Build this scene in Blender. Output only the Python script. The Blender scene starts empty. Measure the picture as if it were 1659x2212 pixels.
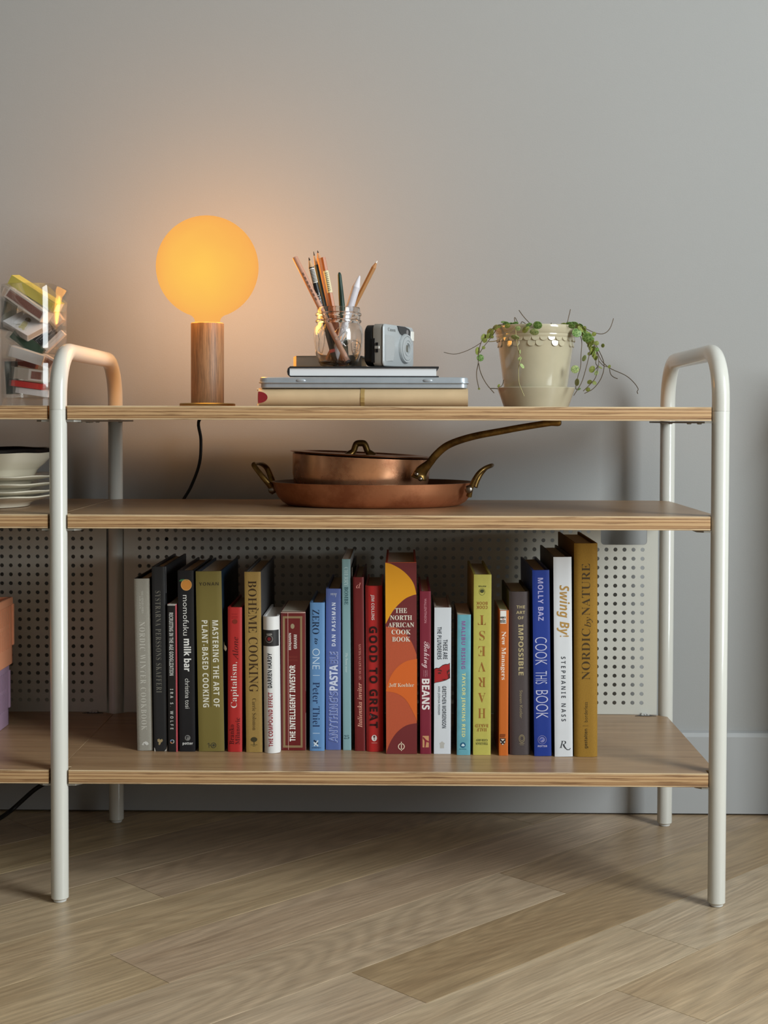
import bpy, bmesh, math, random
from mathutils import Vector, Matrix, Euler
rnd = random.Random(7)
S = bpy.context.scene
COL = S.collection
PI = math.pi

# ---------------------------------------------------------------- camera
CAM = Vector((.4644, -1.9079, .6543)); YAW, PITCH, ROLL = .0132, -.0276, .0025
FPX, CX, CY = 3067., 829.5, 993.25
_f = Vector((-math.sin(YAW)*math.cos(PITCH), math.cos(YAW)*math.cos(PITCH), math.sin(PITCH)))
_r = Vector((math.cos(YAW), math.sin(YAW), 0)); _u = _r.cross(_f)
_r, _u = math.cos(ROLL)*_r+math.sin(ROLL)*_u, -math.sin(ROLL)*_r+math.cos(ROLL)*_u
cd = bpy.data.cameras.new('camera'); cam = bpy.data.objects.new('camera', cd); COL.objects.link(cam)
cd.sensor_fit = 'HORIZONTAL'; cd.sensor_width = 36; cd.lens = FPX*36/1659; cd.shift_y = -(1106-CY)/1659
cam.matrix_world = Matrix(((_r.x, _u.x, -_f.x, CAM.x), (_r.y, _u.y, -_f.y, CAM.y), (_r.z, _u.z, -_f.z, CAM.z), (0, 0, 0, 1)))
S.camera = cam
# ---------------------------------------------------------------- world, lights, exposure
W = bpy.data.worlds.new('room_ambient'); S.world = W; W.use_nodes = True
W.node_tree.nodes['Background'].inputs[0].default_value = (.80, .88, 1.0, 1)
W.node_tree.nodes['Background'].inputs[1].default_value = .23
def area(name, loc, target, sx, sy, power, color):
    l = bpy.data.lights.new(name, 'AREA'); l.shape = 'RECTANGLE'; l.size = sx; l.size_y = sy; l.energy = power; l.color = color
    o = bpy.data.objects.new(name, l); COL.objects.link(o); o.location = loc
    o.rotation_euler = (Vector(target)-Vector(loc)).to_track_quat('-Z', 'Y').to_euler(); return o
area('window_daylight', (2.43, -1.6, 1.5), (0, -1.6, 1.5), 1.3, 1.8, 126, (.90, .98, 1))
S.view_settings.view_transform = 'Standard'; S.view_settings.look = 'None'
S.view_settings.gamma = 1; S.view_settings.use_curve_mapping = False; S.view_settings.exposure = 0.0
LAMP_WATTS = 3.1

# ---------------------------------------------------------------- helpers
def ray(u, v): return _f+(u-CX)/FPX*_r-(v-CY)/FPX*_u
def P(u, v, Y):
    d = ray(u, v); return CAM+d*((Y-CAM.y)/d.y)
def PZ(u, v, Z):
    d = ray(u, v); return CAM+d*((Z-CAM.z)/d.z)
def SC(Y): return (Y-CAM.y)*math.cos(PITCH)/FPX          # metres per pixel at depth Y

def lin(c):
    return tuple((x/12.92 if x <= .04045 else ((x+.055)/1.055)**2.4) for x in (c[0]/255, c[1]/255, c[2]/255))
MATS = {}
def mat(name, rgb, rough=.5, metal=0, spec=.5, bump=None, noise=None, coat=0, trans=0, ior=1.45):
    """rgb 0-255 sRGB; bump=(scale,strength); noise=(scale,amount)"""
    if name in MATS: return MATS[name]
    m = bpy.data.materials.new(name); m.use_nodes = True; nt = m.node_tree; b = nt.nodes['Principled BSDF']
    c = lin(rgb)
    b.inputs['Base Color'].default_value = (*c, 1); b.inputs['Roughness'].default_value = rough
    b.inputs['Metallic'].default_value = metal; b.inputs['Specular IOR Level'].default_value = spec
    b.inputs['Coat Weight'].default_value = coat; b.inputs['Transmission Weight'].default_value = trans; b.inputs['IOR'].default_value = ior
    if bump or noise:
        tc = nt.nodes.new('ShaderNodeTexCoord')
    if noise:
        n = nt.nodes.new('ShaderNodeTexNoise'); n.inputs['Scale'].default_value = noise[0]; n.inputs['Detail'].default_value = 4
        nt.links.new(tc.outputs['Object'], n.inputs['Vector'])
        r = nt.nodes.new('ShaderNodeValToRGB'); a = noise[1]
        r.color_ramp.elements[0].position = .3; r.color_ramp.elements[1].position = .7
        r.color_ramp.elements[0].color = (*[x*(1-a) for x in c], 1); r.color_ramp.elements[1].color = (*[min(1, x*(1+a)) for x in c], 1)
        nt.links.new(n.outputs['Fac'], r.inputs[0]); nt.links.new(r.outputs[0], b.inputs['Base Color'])
    if bump:
        n = nt.nodes.new('ShaderNodeTexNoise'); n.inputs['Scale'].default_value = bump[0]; n.inputs['Detail'].default_value = 3
        nt.links.new(tc.outputs['Object'], n.inputs['Vector'])
        bp = nt.nodes.new('ShaderNodeBump'); bp.inputs['Strength'].default_value = bump[1]; bp.inputs['Distance'].default_value = .001
        nt.links.new(n.outputs['Fac'], bp.inputs['Height']); nt.links.new(bp.outputs[0], b.inputs['Normal'])
    MATS[name] = m; return m
def col(rgb, rough=.5, **k): return mat('col_%d_%d_%d_%d' % (*rgb, int(rough*100)), rgb, rough, **k)

class MB:
    def __init__(s): s.v = []; s.f = []; s.mi = []
    def add(s, vs, fs, M=None, mi=0):
        o = len(s.v)
        s.v += [tuple(M @ Vector(v)) for v in vs] if M is not None else [tuple(v) for v in vs]
        s.f += [tuple(i+o for i in f) for f in fs]; s.mi += [mi]*len(fs); return s
    def box(s, x0, x1, y0, y1, z0, z1, M=None, bev=0, mi=0, seg=1):
        if bev:
            bm = bmesh.new(); bmesh.ops.create_cube(bm, size=1)
            for v in bm.verts: v.co = Vector(((x0+x1)/2+v.co.x*(x1-x0), (y0+y1)/2+v.co.y*(y1-y0), (z0+z1)/2+v.co.z*(z1-z0)))
            bmesh.ops.bevel(bm, geom=bm.edges[:], offset=bev, segments=seg, profile=.5, affect='EDGES')
            bm.verts.index_update(); s.add([v.co for v in bm.verts], [[v.index for v in f.verts] for f in bm.faces], M, mi); bm.free()
        else:
            s.add([(x0, y0, z0), (x1, y0, z0), (x1, y1, z0), (x0, y1, z0), (x0, y0, z1), (x1, y0, z1), (x1, y1, z1), (x0, y1, z1)],
                  [(0, 3, 2, 1), (4, 5, 6, 7), (0, 1, 5, 4), (1, 2, 6, 5), (2, 3, 7, 6), (3, 0, 4, 7)], M, mi)
        return s
    def prism(s, pts, z0, z1, M=None, mi=0):       # polygon in xy (ccw), extruded in z
        n = len(pts); s.add([(x, y, z0) for x, y in pts]+[(x, y, z1) for x, y in pts],
              [tuple(range(n-1, -1, -1)), tuple(range(n, 2*n))]+[(i, (i+1) % n, n+(i+1) % n, n+i) for i in range(n)], M, mi); return s
    def lathe(s, prof, n=48, M=None, fn=None, closed=False, mi=0):
        vs = []; fs = []; k = len(prof)
        for i in range(n):
            a = 2*PI*i/n
            for (r, z) in prof:
                rr, zz = (r, z) if fn is None else fn(a, r, z)
                vs.append((rr*math.cos(a), rr*math.sin(a), zz))
        m = k if closed else k-1
        for i in range(n):
            for j in range(m):
                a, b, c, d = i*k+j, ((i+1) % n)*k+j, ((i+1) % n)*k+(j+1) % k, i*k+(j+1) % k
                fs.append((a, b, c, d))
        return s.add(vs, fs, M, mi)
    def tube(s, pts, rad, n=10, caps=True, flat=1.0, M=None, mi=0):
        pts = [Vector(p) for p in pts]; N = len(pts); vs = []; fs = []
        rad = rad if isinstance(rad, (list, tuple)) else [rad]*N
        t0 = (pts[1]-pts[0]).normalized(); up = Vector((0, 0, 1)) if abs(t0.z) < .9 else Vector((0, 1, 0))
        nrm = (up-t0*up.dot(t0)).normalized()
        for i, p in enumerate(pts):
            t = (pts[min(i+1, N-1)]-pts[max(i-1, 0)]).normalized()
            nrm = (nrm-t*nrm.dot(t)).normalized(); bi = t.cross(nrm)
            for j in range(n):
                a = 2*PI*j/n; vs.append(p+nrm*math.cos(a)*rad[i]+bi*math.sin(a)*rad[i]*flat)
        for i in range(N-1):
            for j in range(n):
                fs.append((i*n+j, i*n+(j+1) % n, (i+1)*n+(j+1) % n, (i+1)*n+j))
        if caps: fs += [tuple(range(n-1, -1, -1)), tuple(range((N-1)*n, N*n))]
        return s.add(vs, fs, M, mi)
    def sphere(s, c, r, n=12, sx=1, sy=1, sz=1, mi=0):
        k = n//2; prof = [(r*math.sin(PI*j/k)+1e-6, -r*math.cos(PI*j/k)) for j in range(k+1)]
        return s.lathe(prof, n, Matrix.Translation(c) @ Matrix.Diagonal((sx, sy, sz, 1)), mi=mi)
    def mesh(s, name, mats, smooth=35):
        me = bpy.data.meshes.new(name); me.from_pydata(s.v, [], s.f)
        for m in (mats if isinstance(mats, (list, tuple)) else [mats]): me.materials.append(m)
        me.polygons.foreach_set('material_index', s.mi)
        bm = bmesh.new(); bm.from_mesh(me); bmesh.ops.recalc_face_normals(bm, faces=bm.faces[:]); bm.to_mesh(me); bm.free()
        if smooth:
            me.polygons.foreach_set('use_smooth', [True]*len(me.polygons)); me.set_sharp_from_angle(angle=math.radians(smooth))
        me.update(); return me
    def build(s, name, mats, parent=None, smooth=35, label=None):
        o = bpy.data.objects.new(name, s.mesh(name, mats, smooth)); COL.objects.link(o)
        if parent: o.parent = parent
        if label: o['label'] = label
        return o
def thing(name, label, cat, loc=(0, 0, 0), rot=(0, 0, 0), group=None):
    o = bpy.data.objects.new(name, None); COL.objects.link(o); o.location = loc; o.rotation_euler = rot
    o.empty_display_size = .02; o['label'] = label; o['category'] = cat
    if group: o['group'] = group
    return o
def tag(o, label, cat, group=None):
    o['label'] = label; o['category'] = cat
    if group: o['group'] = group
    return o
def struct(o): o['kind'] = 'structure'; return o
def spline(pts, k=6):
    pts = [Vector(p) for p in pts]; out = []
    for i in range(len(pts)-1):
        p0, p1, p2, p3 = pts[max(i-1, 0)], pts[i], pts[i+1], pts[min(i+2, len(pts)-1)]
        for j in range(k):
            t = j/k; out.append(.5*((2*p1)+(-p0+p2)*t+(2*p0-5*p1+4*p2-p3)*t*t+(-p0+3*p1-3*p2+p3)*t**3))
    out.append(pts[-1]); return out

# ---------------------------------------------------------------- lettering (built in one batch at the end)
def _m(up, lo, dg=None):
    def g(ch):
        if 'A' <= ch <= 'Z': return chr(up+ord(ch)-65)
        if 'a' <= ch <= 'z': return '\u210e' if (lo == 0x1D44E and ch == 'h') else chr(lo+ord(ch)-97)
        if dg and '0' <= ch <= '9': return chr(dg+ord(ch)-48)
        return ch
    return g
STY = {'sans': (lambda c: c, 0), 'bold': (_m(0x1D5D4, 0x1D5EE, 0x1D7EC), 0), 'heavy': (_m(0x1D5D4, 0x1D5EE, 0x1D7EC), .012), 'serifb': (_m(0x1D400, 0x1D41A, 0x1D7CE), 0),
       'serif': (_m(0x1D400, 0x1D41A, 0x1D7CE), -.010), 'ital': (_m(0x1D434, 0x1D44E), 0), 'itab': (_m(0x1D468, 0x1D482), 0),
       'scr': (_m(0x1D4D0, 0x1D4EA), 0), 'thin': (lambda c: c, -.012), 'sansi': (_m(0x1D63C, 0x1D656), 0)}
TEXTS = []
def text(parent, name, body, sty, rgb, box, rot, place, space=1.0, off=0, rough=.5, metal=0):
    """box = (x0,z0,x1,z1) in the local plane; place(x,z) -> local 3D point"""
    g, o = STY[sty]; TEXTS.append((parent, name, ''.join(g(c) for c in body), o+off, rgb, box, rot, place, space, rough, metal))
def flush_texts():
    tmp = []
    for t in TEXTS:
        c = bpy.data.curves.new('t', 'FONT'); c.body = t[2]; c.resolution_u = 4 if t[3] else 2; c.offset = t[3]; c.space_character = t[8]
        o = bpy.data.objects.new('t', c); COL.objects.link(o); tmp.append(o)
    dg = bpy.context.evaluated_depsgraph_get()
    for t, o in zip(TEXTS, tmp):
        parent, name, body, off, rgb, (x0, z0, x1, z1), rot, place, sp, rough, metal = t
        me = bpy.data.meshes.new_from_object(o.evaluated_get(dg))
        if not me.vertices: continue
        xs = [v.co.x for v in me.vertices]; ys = [v.co.y for v in me.vertices]
        ax, bx, ay, by = min(xs), max(xs), min(ys), max(ys)
        for v in me.vertices:
            a = (v.co.x-ax)/(bx-ax or 1); b = (v.co.y-ay)/(by-ay or 1)
            if rot == 'd': q = (x0+(x1-x0)*b, z1-(z1-z0)*a)
            elif rot == 'u': q = (x1-(x1-x0)*b, z0+(z1-z0)*a)
            elif rot == 'f': q = (x1-(x1-x0)*a, z1-(z1-z0)*b)
            else: q = (x0+(x1-x0)*a, z0+(z1-z0)*b)
            v.co = place(*q)
        me.materials.clear(); me.materials.append(col(rgb, rough, metal=metal)); me.name = name
        n = bpy.data.objects.new(name, me); COL.objects.link(n); n.parent = parent
    for o in tmp:
        c = o.data; bpy.data.objects.remove(o); bpy.data.curves.remove(c)

# ---------------------------------------------------------------- wood materials
def wood(name, stretch, dark, light, rough, scale=1.0, streak=.5, bump=.15, objcol=False, spec=.5):
    m = bpy.data.materials.new(name); m.use_nodes = True; nt = m.node_tree; L = nt.links.new; b = nt.nodes['Principled BSDF']
    tc = nt.nodes.new('ShaderNodeTexCoord'); oi = nt.nodes.new('ShaderNodeObjectInfo')
    mul = nt.nodes.new('ShaderNodeVectorMath'); mul.operation = 'MULTIPLY'; mul.inputs[1].default_value = stretch
    add = nt.nodes.new('ShaderNodeVectorMath'); add.operation = 'ADD'
    sc = nt.nodes.new('ShaderNodeVectorMath'); sc.operation = 'SCALE'; sc.inputs[0].default_value = (37, 11, 5); L(oi.outputs['Random'], sc.inputs['Scale'])
    L(tc.outputs['Object'], mul.inputs[0]); L(mul.outputs[0], add.inputs[0]); L(sc.outputs[0], add.inputs[1])
    n1 = nt.nodes.new('ShaderNodeTexNoise'); n1.inputs['Scale'].default_value = 1*scale; n1.inputs['Detail'].default_value = 5; n1.inputs['Roughness'].default_value = .6; n1.inputs['Distortion'].default_value = .6
    n2 = nt.nodes.new('ShaderNodeTexNoise'); n2.inputs['Scale'].default_value = 6*scale; n2.inputs['Detail'].default_value = 6; n2.inputs['Roughness'].default_value = .7
    L(add.outputs[0], n1.inputs[0]); L(add.outputs[0], n2.inputs[0])
    r = nt.nodes.new('ShaderNodeValToRGB'); r.color_ramp.elements[0].position = .32; r.color_ramp.elements[1].position = .68
    r.color_ramp.elements[0].color = (*lin(dark), 1); r.color_ramp.elements[1].color = (*lin(light), 1); L(n1.outputs['Fac'], r.inputs[0])
    r2 = nt.nodes.new('ShaderNodeValToRGB'); r2.color_ramp.elements[0].position = .38; r2.color_ramp.elements[1].position = .6
    r2.color_ramp.elements[0].color = (1-streak, 1-streak, 1-streak, 1); r2.color_ramp.elements[1].color = (1, 1, 1, 1); L(n2.outputs['Fac'], r2.inputs[0])
    mx = nt.nodes.new('ShaderNodeMix'); mx.data_type = 'RGBA'; mx.blend_type = 'MULTIPLY'; mx.inputs[0].default_value = 1
    L(r.outputs[0], mx.inputs[6]); L(r2.outputs[0], mx.inputs[7]); out = mx.outputs[2]
    if objcol:
        mx2 = nt.nodes.new('ShaderNodeMix'); mx2.data_type = 'RGBA'; mx2.blend_type = 'MULTIPLY'; mx2.inputs[0].default_value = 1
        L(out, mx2.inputs[6]); L(oi.outputs['Color'], mx2.inputs[7]); out = mx2.outputs[2]
    L(out, b.inputs['Base Color']); b.inputs['Roughness'].default_value = rough; b.inputs['Specular IOR Level'].default_value = spec
    bp = nt.nodes.new('ShaderNodeBump'); bp.inputs['Strength'].default_value = bump; bp.inputs['Distance'].default_value = .0006
    L(n2.outputs['Fac'], bp.inputs['Height']); L(bp.outputs[0], b.inputs['Normal']); MATS[name] = m; return m
OAK_TOP = wood('oak_veneer', (2.2, 55, 55), (158, 124, 90), (182, 148, 112), .33, streak=.22, bump=.06)
FLOOR_W = wood('oak_plank', (3.0, 42, 42), (179, 157, 131), (205, 184, 157), .36, streak=.16, bump=.12, objcol=True)
LAMP_W = wood('walnut_turned', (90, 90, 5), (132, 98, 68), (170, 134, 98), .5, streak=.45, bump=.15)

def ply(name, t):
    m = bpy.data.materials.new(name); m.use_nodes = True; nt = m.node_tree; L = nt.links.new; b = nt.nodes['Principled BSDF']
    tc = nt.nodes.new('ShaderNodeTexCoord'); oi = nt.nodes.new('ShaderNodeObjectInfo')
    mul = nt.nodes.new('ShaderNodeVectorMath'); mul.operation = 'MULTIPLY'; mul.inputs[1].default_value = (5, 5, 160)
    sc = nt.nodes.new('ShaderNodeVectorMath'); sc.operation = 'SCALE'; sc.inputs[0].default_value = (41, 7, 3); L(oi.outputs['Random'], sc.inputs['Scale'])
    add = nt.nodes.new('ShaderNodeVectorMath'); add.operation = 'ADD'; L(tc.outputs['Object'], mul.inputs[0]); L(mul.outputs[0], add.inputs[0]); L(sc.outputs[0], add.inputs[1])
    n = nt.nodes.new('ShaderNodeTexNoise'); n.inputs['Scale'].default_value = 1.6; n.inputs['Detail'].default_value = 6; n.inputs['Roughness'].default_value = .65; L(add.outputs[0], n.inputs[0])
    sep = nt.nodes.new('ShaderNodeSeparateXYZ'); L(tc.outputs['Object'], sep.inputs[0])
    ma = nt.nodes.new('ShaderNodeMath'); ma.operation = 'MULTIPLY_ADD'; ma.inputs[1].default_value = 1/t; ma.inputs[2].default_value = .93; L(sep.outputs[2], ma.inputs[0])
    m2 = nt.nodes.new('ShaderNodeMath'); m2.operation = 'MULTIPLY_ADD'; m2.inputs[1].default_value = .14; L(n.outputs['Fac'], m2.inputs[0]); L(ma.outputs[0], m2.inputs[2])
    r = nt.nodes.new('ShaderNodeValToRGB'); e = r.color_ramp.elements
    stops = [(0, (206, 178, 140)), (.09, (206, 178, 140)), (.115, (150, 110, 70)), (.26, (176, 138, 96)), (.32, (140, 98, 60)), (.36, (196, 160, 116)), (.52, (190, 152, 108)),
             (.56, (132, 92, 58)), (.60, (182, 142, 98)), (.74, (198, 162, 120)), (.79, (128, 88, 54)), (.82, (180, 140, 98)), (.88, (200, 168, 126)), (.915, (160, 120, 80)), (.935, (214, 188, 150)), (1, (214, 188, 150))]
    e[0].position = 0; e[0].color = (*lin(stops[0][1]), 1); e[1].position = 1; e[1].color = (*lin(stops[-1][1]), 1)
    for p, c in stops[1:-1]:
        q = e.new(p); q.color = (*lin(c), 1)
    L(m2.outputs[0], r.inputs[0])
    r2 = nt.nodes.new('ShaderNodeValToRGB'); r2.color_ramp.elements[0].position = .36; r2.color_ramp.elements[1].position = .48
    r2.color_ramp.elements[0].color = (.5, .42, .36, 1); r2.color_ramp.elements[1].color = (1, 1, 1, 1); L(n.outputs['Fac'], r2.inputs[0])
    mx = nt.nodes.new('ShaderNodeMix'); mx.data_type = 'RGBA'; mx.blend_type = 'MULTIPLY'; mx.inputs[0].default_value = 1; L(r.outputs[0], mx.inputs[6]); L(r2.outputs[0], mx.inputs[7])
    L(mx.outputs[2], b.inputs['Base Color']); b.inputs['Roughness'].default_value = .6
    bp = nt.nodes.new('ShaderNodeBump'); bp.inputs['Strength'].default_value = .4; bp.inputs['Distance'].default_value = .001; L(n.outputs['Fac'], bp.inputs['Height']); L(bp.outputs[0], b.inputs['Normal'])
    return m
TH = .0186
def add_rings(m):
    nt = m.node_tree; L = nt.links.new; b = nt.nodes['Principled BSDF']; src = b.inputs['Base Color'].links[0].from_socket
    add = [n for n in nt.nodes if n.bl_idname == 'ShaderNodeVectorMath' and n.operation == 'ADD'][0]
    tc = [n for n in nt.nodes if n.bl_idname == 'ShaderNodeTexCoord'][0]; sc = [n for n in nt.nodes if n.bl_idname == 'ShaderNodeVectorMath' and n.operation == 'SCALE'][0]
    mu = nt.nodes.new('ShaderNodeVectorMath'); mu.operation = 'MULTIPLY'; mu.inputs[1].default_value = (.8, 6, 6); L(tc.outputs['Object'], mu.inputs[0])
    ad = nt.nodes.new('ShaderNodeVectorMath'); ad.operation = 'ADD'; L(mu.outputs[0], ad.inputs[0]); L(sc.outputs[0], ad.inputs[1])
    n = nt.nodes.new('ShaderNodeTexNoise'); n.inputs['Scale'].default_value = 1.0; n.inputs['Detail'].default_value = 1.5; L(ad.outputs[0], n.inputs[0])
    mm = nt.nodes.new('ShaderNodeMath'); mm.operation = 'MULTIPLY'; mm.inputs[1].default_value = 250; L(n.outputs['Fac'], mm.inputs[0])
    sn = nt.nodes.new('ShaderNodeMath'); sn.operation = 'SINE'; L(mm.outputs[0], sn.inputs[0])
    mu2 = nt.nodes.new('ShaderNodeVectorMath'); mu2.operation = 'MULTIPLY'; mu2.inputs[1].default_value = (14, 420, 420); L(tc.outputs['Object'], mu2.inputs[0])
    nf = nt.nodes.new('ShaderNodeTexNoise'); nf.inputs['Scale'].default_value = 1; nf.inputs['Detail'].default_value = 3; L(mu2.outputs[0], nf.inputs[0])
    r = nt.nodes.new('ShaderNodeMapRange'); r.inputs[1].default_value = -1; r.inputs[2].default_value = 1; r.inputs[3].default_value = .885; r.inputs[4].default_value = 1.04; L(sn.outputs[0], r.inputs[0])
    r2 = nt.nodes.new('ShaderNodeMapRange'); r2.inputs[1].default_value = .3; r2.inputs[2].default_value = .7; r2.inputs[3].default_value = .86; r2.inputs[4].default_value = 1.09; L(nf.outputs['Fac'], r2.inputs[0])
    mp_ = nt.nodes.new('ShaderNodeMath'); mp_.operation = 'MULTIPLY'; L(r.outputs[0], mp_.inputs[0]); L(r2.outputs[0], mp_.inputs[1])
    mx = nt.nodes.new('ShaderNodeVectorMath'); mx.operation = 'SCALE'; L(src, mx.inputs[0]); L(mp_.outputs[0], mx.inputs['Scale']); L(mx.outputs[0], b.inputs['Base Color'])
add_rings(FLOOR_W)
PLY = ply('plywood_edge', TH)
WALLM = mat('painted_wall', (161, 161, 160), .62, bump=(420, .10), noise=(2.0, .012))
TRIMM = mat('painted_trim', (168, 169, 170), .45, bump=(60, .08))
TUBE = mat('cream_powder_coat', (208, 206, 198), .24, coat=.35)
PANELM = mat('cream_sheet_steel', (200, 199, 190), .5)
STEELM = mat('grey_bracket_steel', (150, 146, 138), .4, metal=.3)
BLACKC = mat('black_cord', (18, 17, 17), .5)

# ================================================================ SETTING
WY = .4525; BY = .4404
wl = struct(MB().box(-2.6, 2.5, WY, WY+.1, 0, 2.7).build('wall_back', WALLM))
bb = [(0, .003), (0, .126), (-.0, .131), (.004, .137), (.0095, .1385), (.0119, .139), (.0119, .003)]
mb = MB(); n = len(bb)
mb.add([(x, BY+a, z) for x in (-2.6, 2.4) for a, z in bb], [(i, (i+1) % n, n+(i+1) % n, n+i) for i in range(n)]+[tuple(range(n)), tuple(range(2*n-1, n-1, -1))])
struct(mb.build('baseboard_back', TRIMM, smooth=20))
MARK = mat('nail_hole_dark', (70, 64, 58), .9)
for (u, v, w_, h_) in ((529, 298, 1.2, 7), (717, 304, 1.6, 1.6), (742, 306, 1.6, 1.6), (671, 316, 1.5, 1.2), (723, 287, .9, 1.5), (212, 1062, 1.8, 1.8)):
    p = P(u, v, WY); s = SC(WY)
    MB().lathe([(1e-5, -.0004), (s*.8, -.0003), (s, 0)], 10, Matrix.Translation(p) @ Matrix.Rotation(PI/2, 4, 'X') @ Matrix.Diagonal((w_, h_, 1, 1))).build('nail_hole', MARK, wl)

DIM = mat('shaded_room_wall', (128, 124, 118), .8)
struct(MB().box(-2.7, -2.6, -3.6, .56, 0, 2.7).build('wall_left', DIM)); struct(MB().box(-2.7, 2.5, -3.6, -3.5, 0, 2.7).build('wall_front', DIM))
struct(MB().box(-2.7, 2.5, -3.6, .56, 2.7, 2.8).build('ceiling', mat('ceiling_white', (188, 187, 184), .8)))
m = MB(); wy0, wy1, wz0, wz1 = -2.27, -.93, .57, 2.43
for y0_, y1_, z0_, z1_ in ((-3.6, wy0, 0, 2.7), (wy1, .56, 0, 2.7), (wy0, wy1, 0, wz0), (wy0, wy1, wz1, 2.7)): m.box(2.4, 2.5, y0_, y1_, z0_, z1_)
struct(m.build('wall_right', WALLM)); m = MB()
for y0_, y1_, z0_, z1_ in ((wy0, wy0+.04, wz0, wz1), (wy1-.04, wy1, wz0, wz1), (wy0, wy1, wz0, wz0+.04), (wy0, wy1, wz1-.04, wz1)): m.box(2.38, 2.51, y0_, y1_, z0_, z1_)
struct(m.build('window_1', TRIMM))
# unseen low slatted box, added past the right frame edge to shade the wall
m = MB(); m.box(1.165, 1.80, .29, BY-.001, .0, .71); m.box(1.15, 1.815, .275, BY-.001, .71, .735, bev=.004)
for i_ in range(22): m.box(1.19+i_*.026, 1.205+i_*.026, .286, .29, .10, .64)
struct(m.build('offframe_shade_box', TRIMM))
floor = struct(MB().box(-2.6, 2.4, -3.5, .56, -.06, -.0145).build('floor', mat('subfloor', (120, 100, 80), .9)))
def clip(poly, nx, ny, d):
    out = []
    for i, p in enumerate(poly):
        q = poly[(i+1) % len(poly)]; a = p[0]*nx+p[1]*ny-d; b = q[0]*nx+q[1]*ny-d
        if a <= 0: out.append(p)
        if (a < 0 < b) or (b < 0 < a): t = a/(a-b); out.append((p[0]+(q[0]-p[0])*t, p[1]+(q[1]-p[1])*t))
    return out
R2 = math.sqrt(.5)
PW = .1235
TINT = {4: [(.116, 1.0, (.98, .96, .94)), (1.6, 0, (.80, .73, .60))], 3: [(.523, 0, (1.0, .98, .95)), (1.5, 0, (.84, .78, .70))],
        5: [(.475, 0, (1.06, 1.05, 1.0)), (1.6, 0, (1.02, 1.02, .99))], 2: [(-.0587, 0, (.96, .91, .78)), (1.0, 0, (.98, .93, .90))],
        1: [(.75, 0, (.97, .92, .80)), (1.7, 0, (.92, .86, .76))], 6: [(.30, 0, (1.0, .97, .92)), (1.7, 0, (.97, .91, .80))], 7: [(.9, 0, (.98, .94, .86))]}
def plank(k, s0, s1, tint):
    t0, t1 = .0865+(k-1)*PW+.0003, .0865+k*PW-.0003
    poly = [(s0+.0003, t0), (s1-.0003, t0), (s1-.0003, t1), (s0+.0003, t1)]
    for nx, ny, d in ((R2, -R2, .449), (-R2, R2, 3.45), (R2, R2, 2.39), (-R2, -R2, 2.58)):
        poly = clip(poly, nx, ny, d)       # (s,t): y=(s-t)/sqrt2, x=(s+t)/sqrt2
        if len(poly) < 3: return
    cs = sum(p[0] for p in poly)/len(poly); ct = sum(p[1] for p in poly)/len(poly)
    ar = 0.5*abs(sum(poly[i][0]*poly[(i+1) % len(poly)][1]-poly[(i+1) % len(poly)][0]*poly[i][1] for i in range(len(poly))))
    if ar < 2e-4: return
    m = MB(); nn = len(poly); pts = [(a-cs, -(b-ct)) for a, b in poly][::-1]
    ins = [(x*(1-.0006/max(.02, abs(x))) if abs(x) > .02 else x, y*(1-.0006/max(.02, abs(y))) if abs(y) > .02 else y) for x, y in pts]
    z = rnd.uniform(-.0001, 0)
    m.add([(x, y, -.0144) for x, y in pts]+[(x, y, z-.0002) for x, y in pts]+[(x, y, z) for x, y in ins],
          [(i, (i+1) % nn, nn+(i+1) % nn, nn+i) for i in range(nn)]+[(nn+i, nn+(i+1) % nn, 2*nn+(i+1) % nn, 2*nn+i) for i in range(nn)]+[tuple(range(2*nn, 3*nn))])
    o = m.build('plank', FLOOR_W, floor, smooth=0); o.location = ((cs+ct)*R2, (cs-ct)*R2, 0); o.rotation_euler = (0, 0, PI/4); o.color = (*tint, 1)
for k in range(-24, 42):
    s = -4.6+rnd.uniform(0, .9)
    ends = TINT.get(k)
    if ends:
        first = ends[0][0]; cur = first-1.15; segs = [(cur-1.2, cur, (.95, .92, .85))]
        for e_, _, t_ in ends: segs.append((cur, e_, t_)); cur = e_
        segs.append((cur, cur+1.4, (.96, .92, .84)))
    else:
        segs = []; cur = s
        while cur < 3.4:
            L_ = rnd.uniform(.7, 1.5); g = rnd.uniform(.86, 1.03); segs.append((cur, cur+L_, (g, g*rnd.uniform(.93, .98), g*rnd.uniform(.80, .93)))); cur += L_
    for a, b, t_ in segs: plank(k, a, b, t_)

# ================================================================ SHELVING
WID, D, RT = .89, .381, .0118
ZT, ZM, ZB = .6734, .5269, .1809
YB, YF = .3768, -.006
def shelf_mesh():
    e, r, g = .0004, RT+.0018, .0135
    ln = [(r, YF), (WID-r, YF), (WID-r, g), (WID-e, g), (WID-e, D-g-.006), (WID-r-.002, YB-.004), (WID-r-.006, YB), (r+.006, YB), (r+.002, YB-.004), (e, D-g-.006), (e, g), (r, g)]
    m = MB(); n = len(ln); c = .0004
    def inset(p):
        x, y = p; return (x, y+(c if y < .19 else -c))
    vs = [(x, y, -TH+c) for x, y in ln]+[(x, y, -c) for x, y in ln]+[(*inset(p), 0) for p in ln]+[(*inset(p), -TH) for p in ln]
    m.add(vs, [(i, (i+1) % n, n+(i+1) % n, n+i) for i in range(n)]+[(n+i, n+(i+1) % n, 2*n+(i+1) % n, 2*n+i) for i in range(n)]+[(3*n+i, 3*n+(i+1) % n, (i+1) % n, i) for i in range(n)], mi=1)
    m.add(vs, [tuple(range(2*n, 3*n)), tuple(range(4*n-1, 3*n-1, -1))], mi=0)
    return m.mesh('shelf_board', [OAK_TOP, PLY], smooth=0)
SHELF = shelf_mesh()
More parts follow.
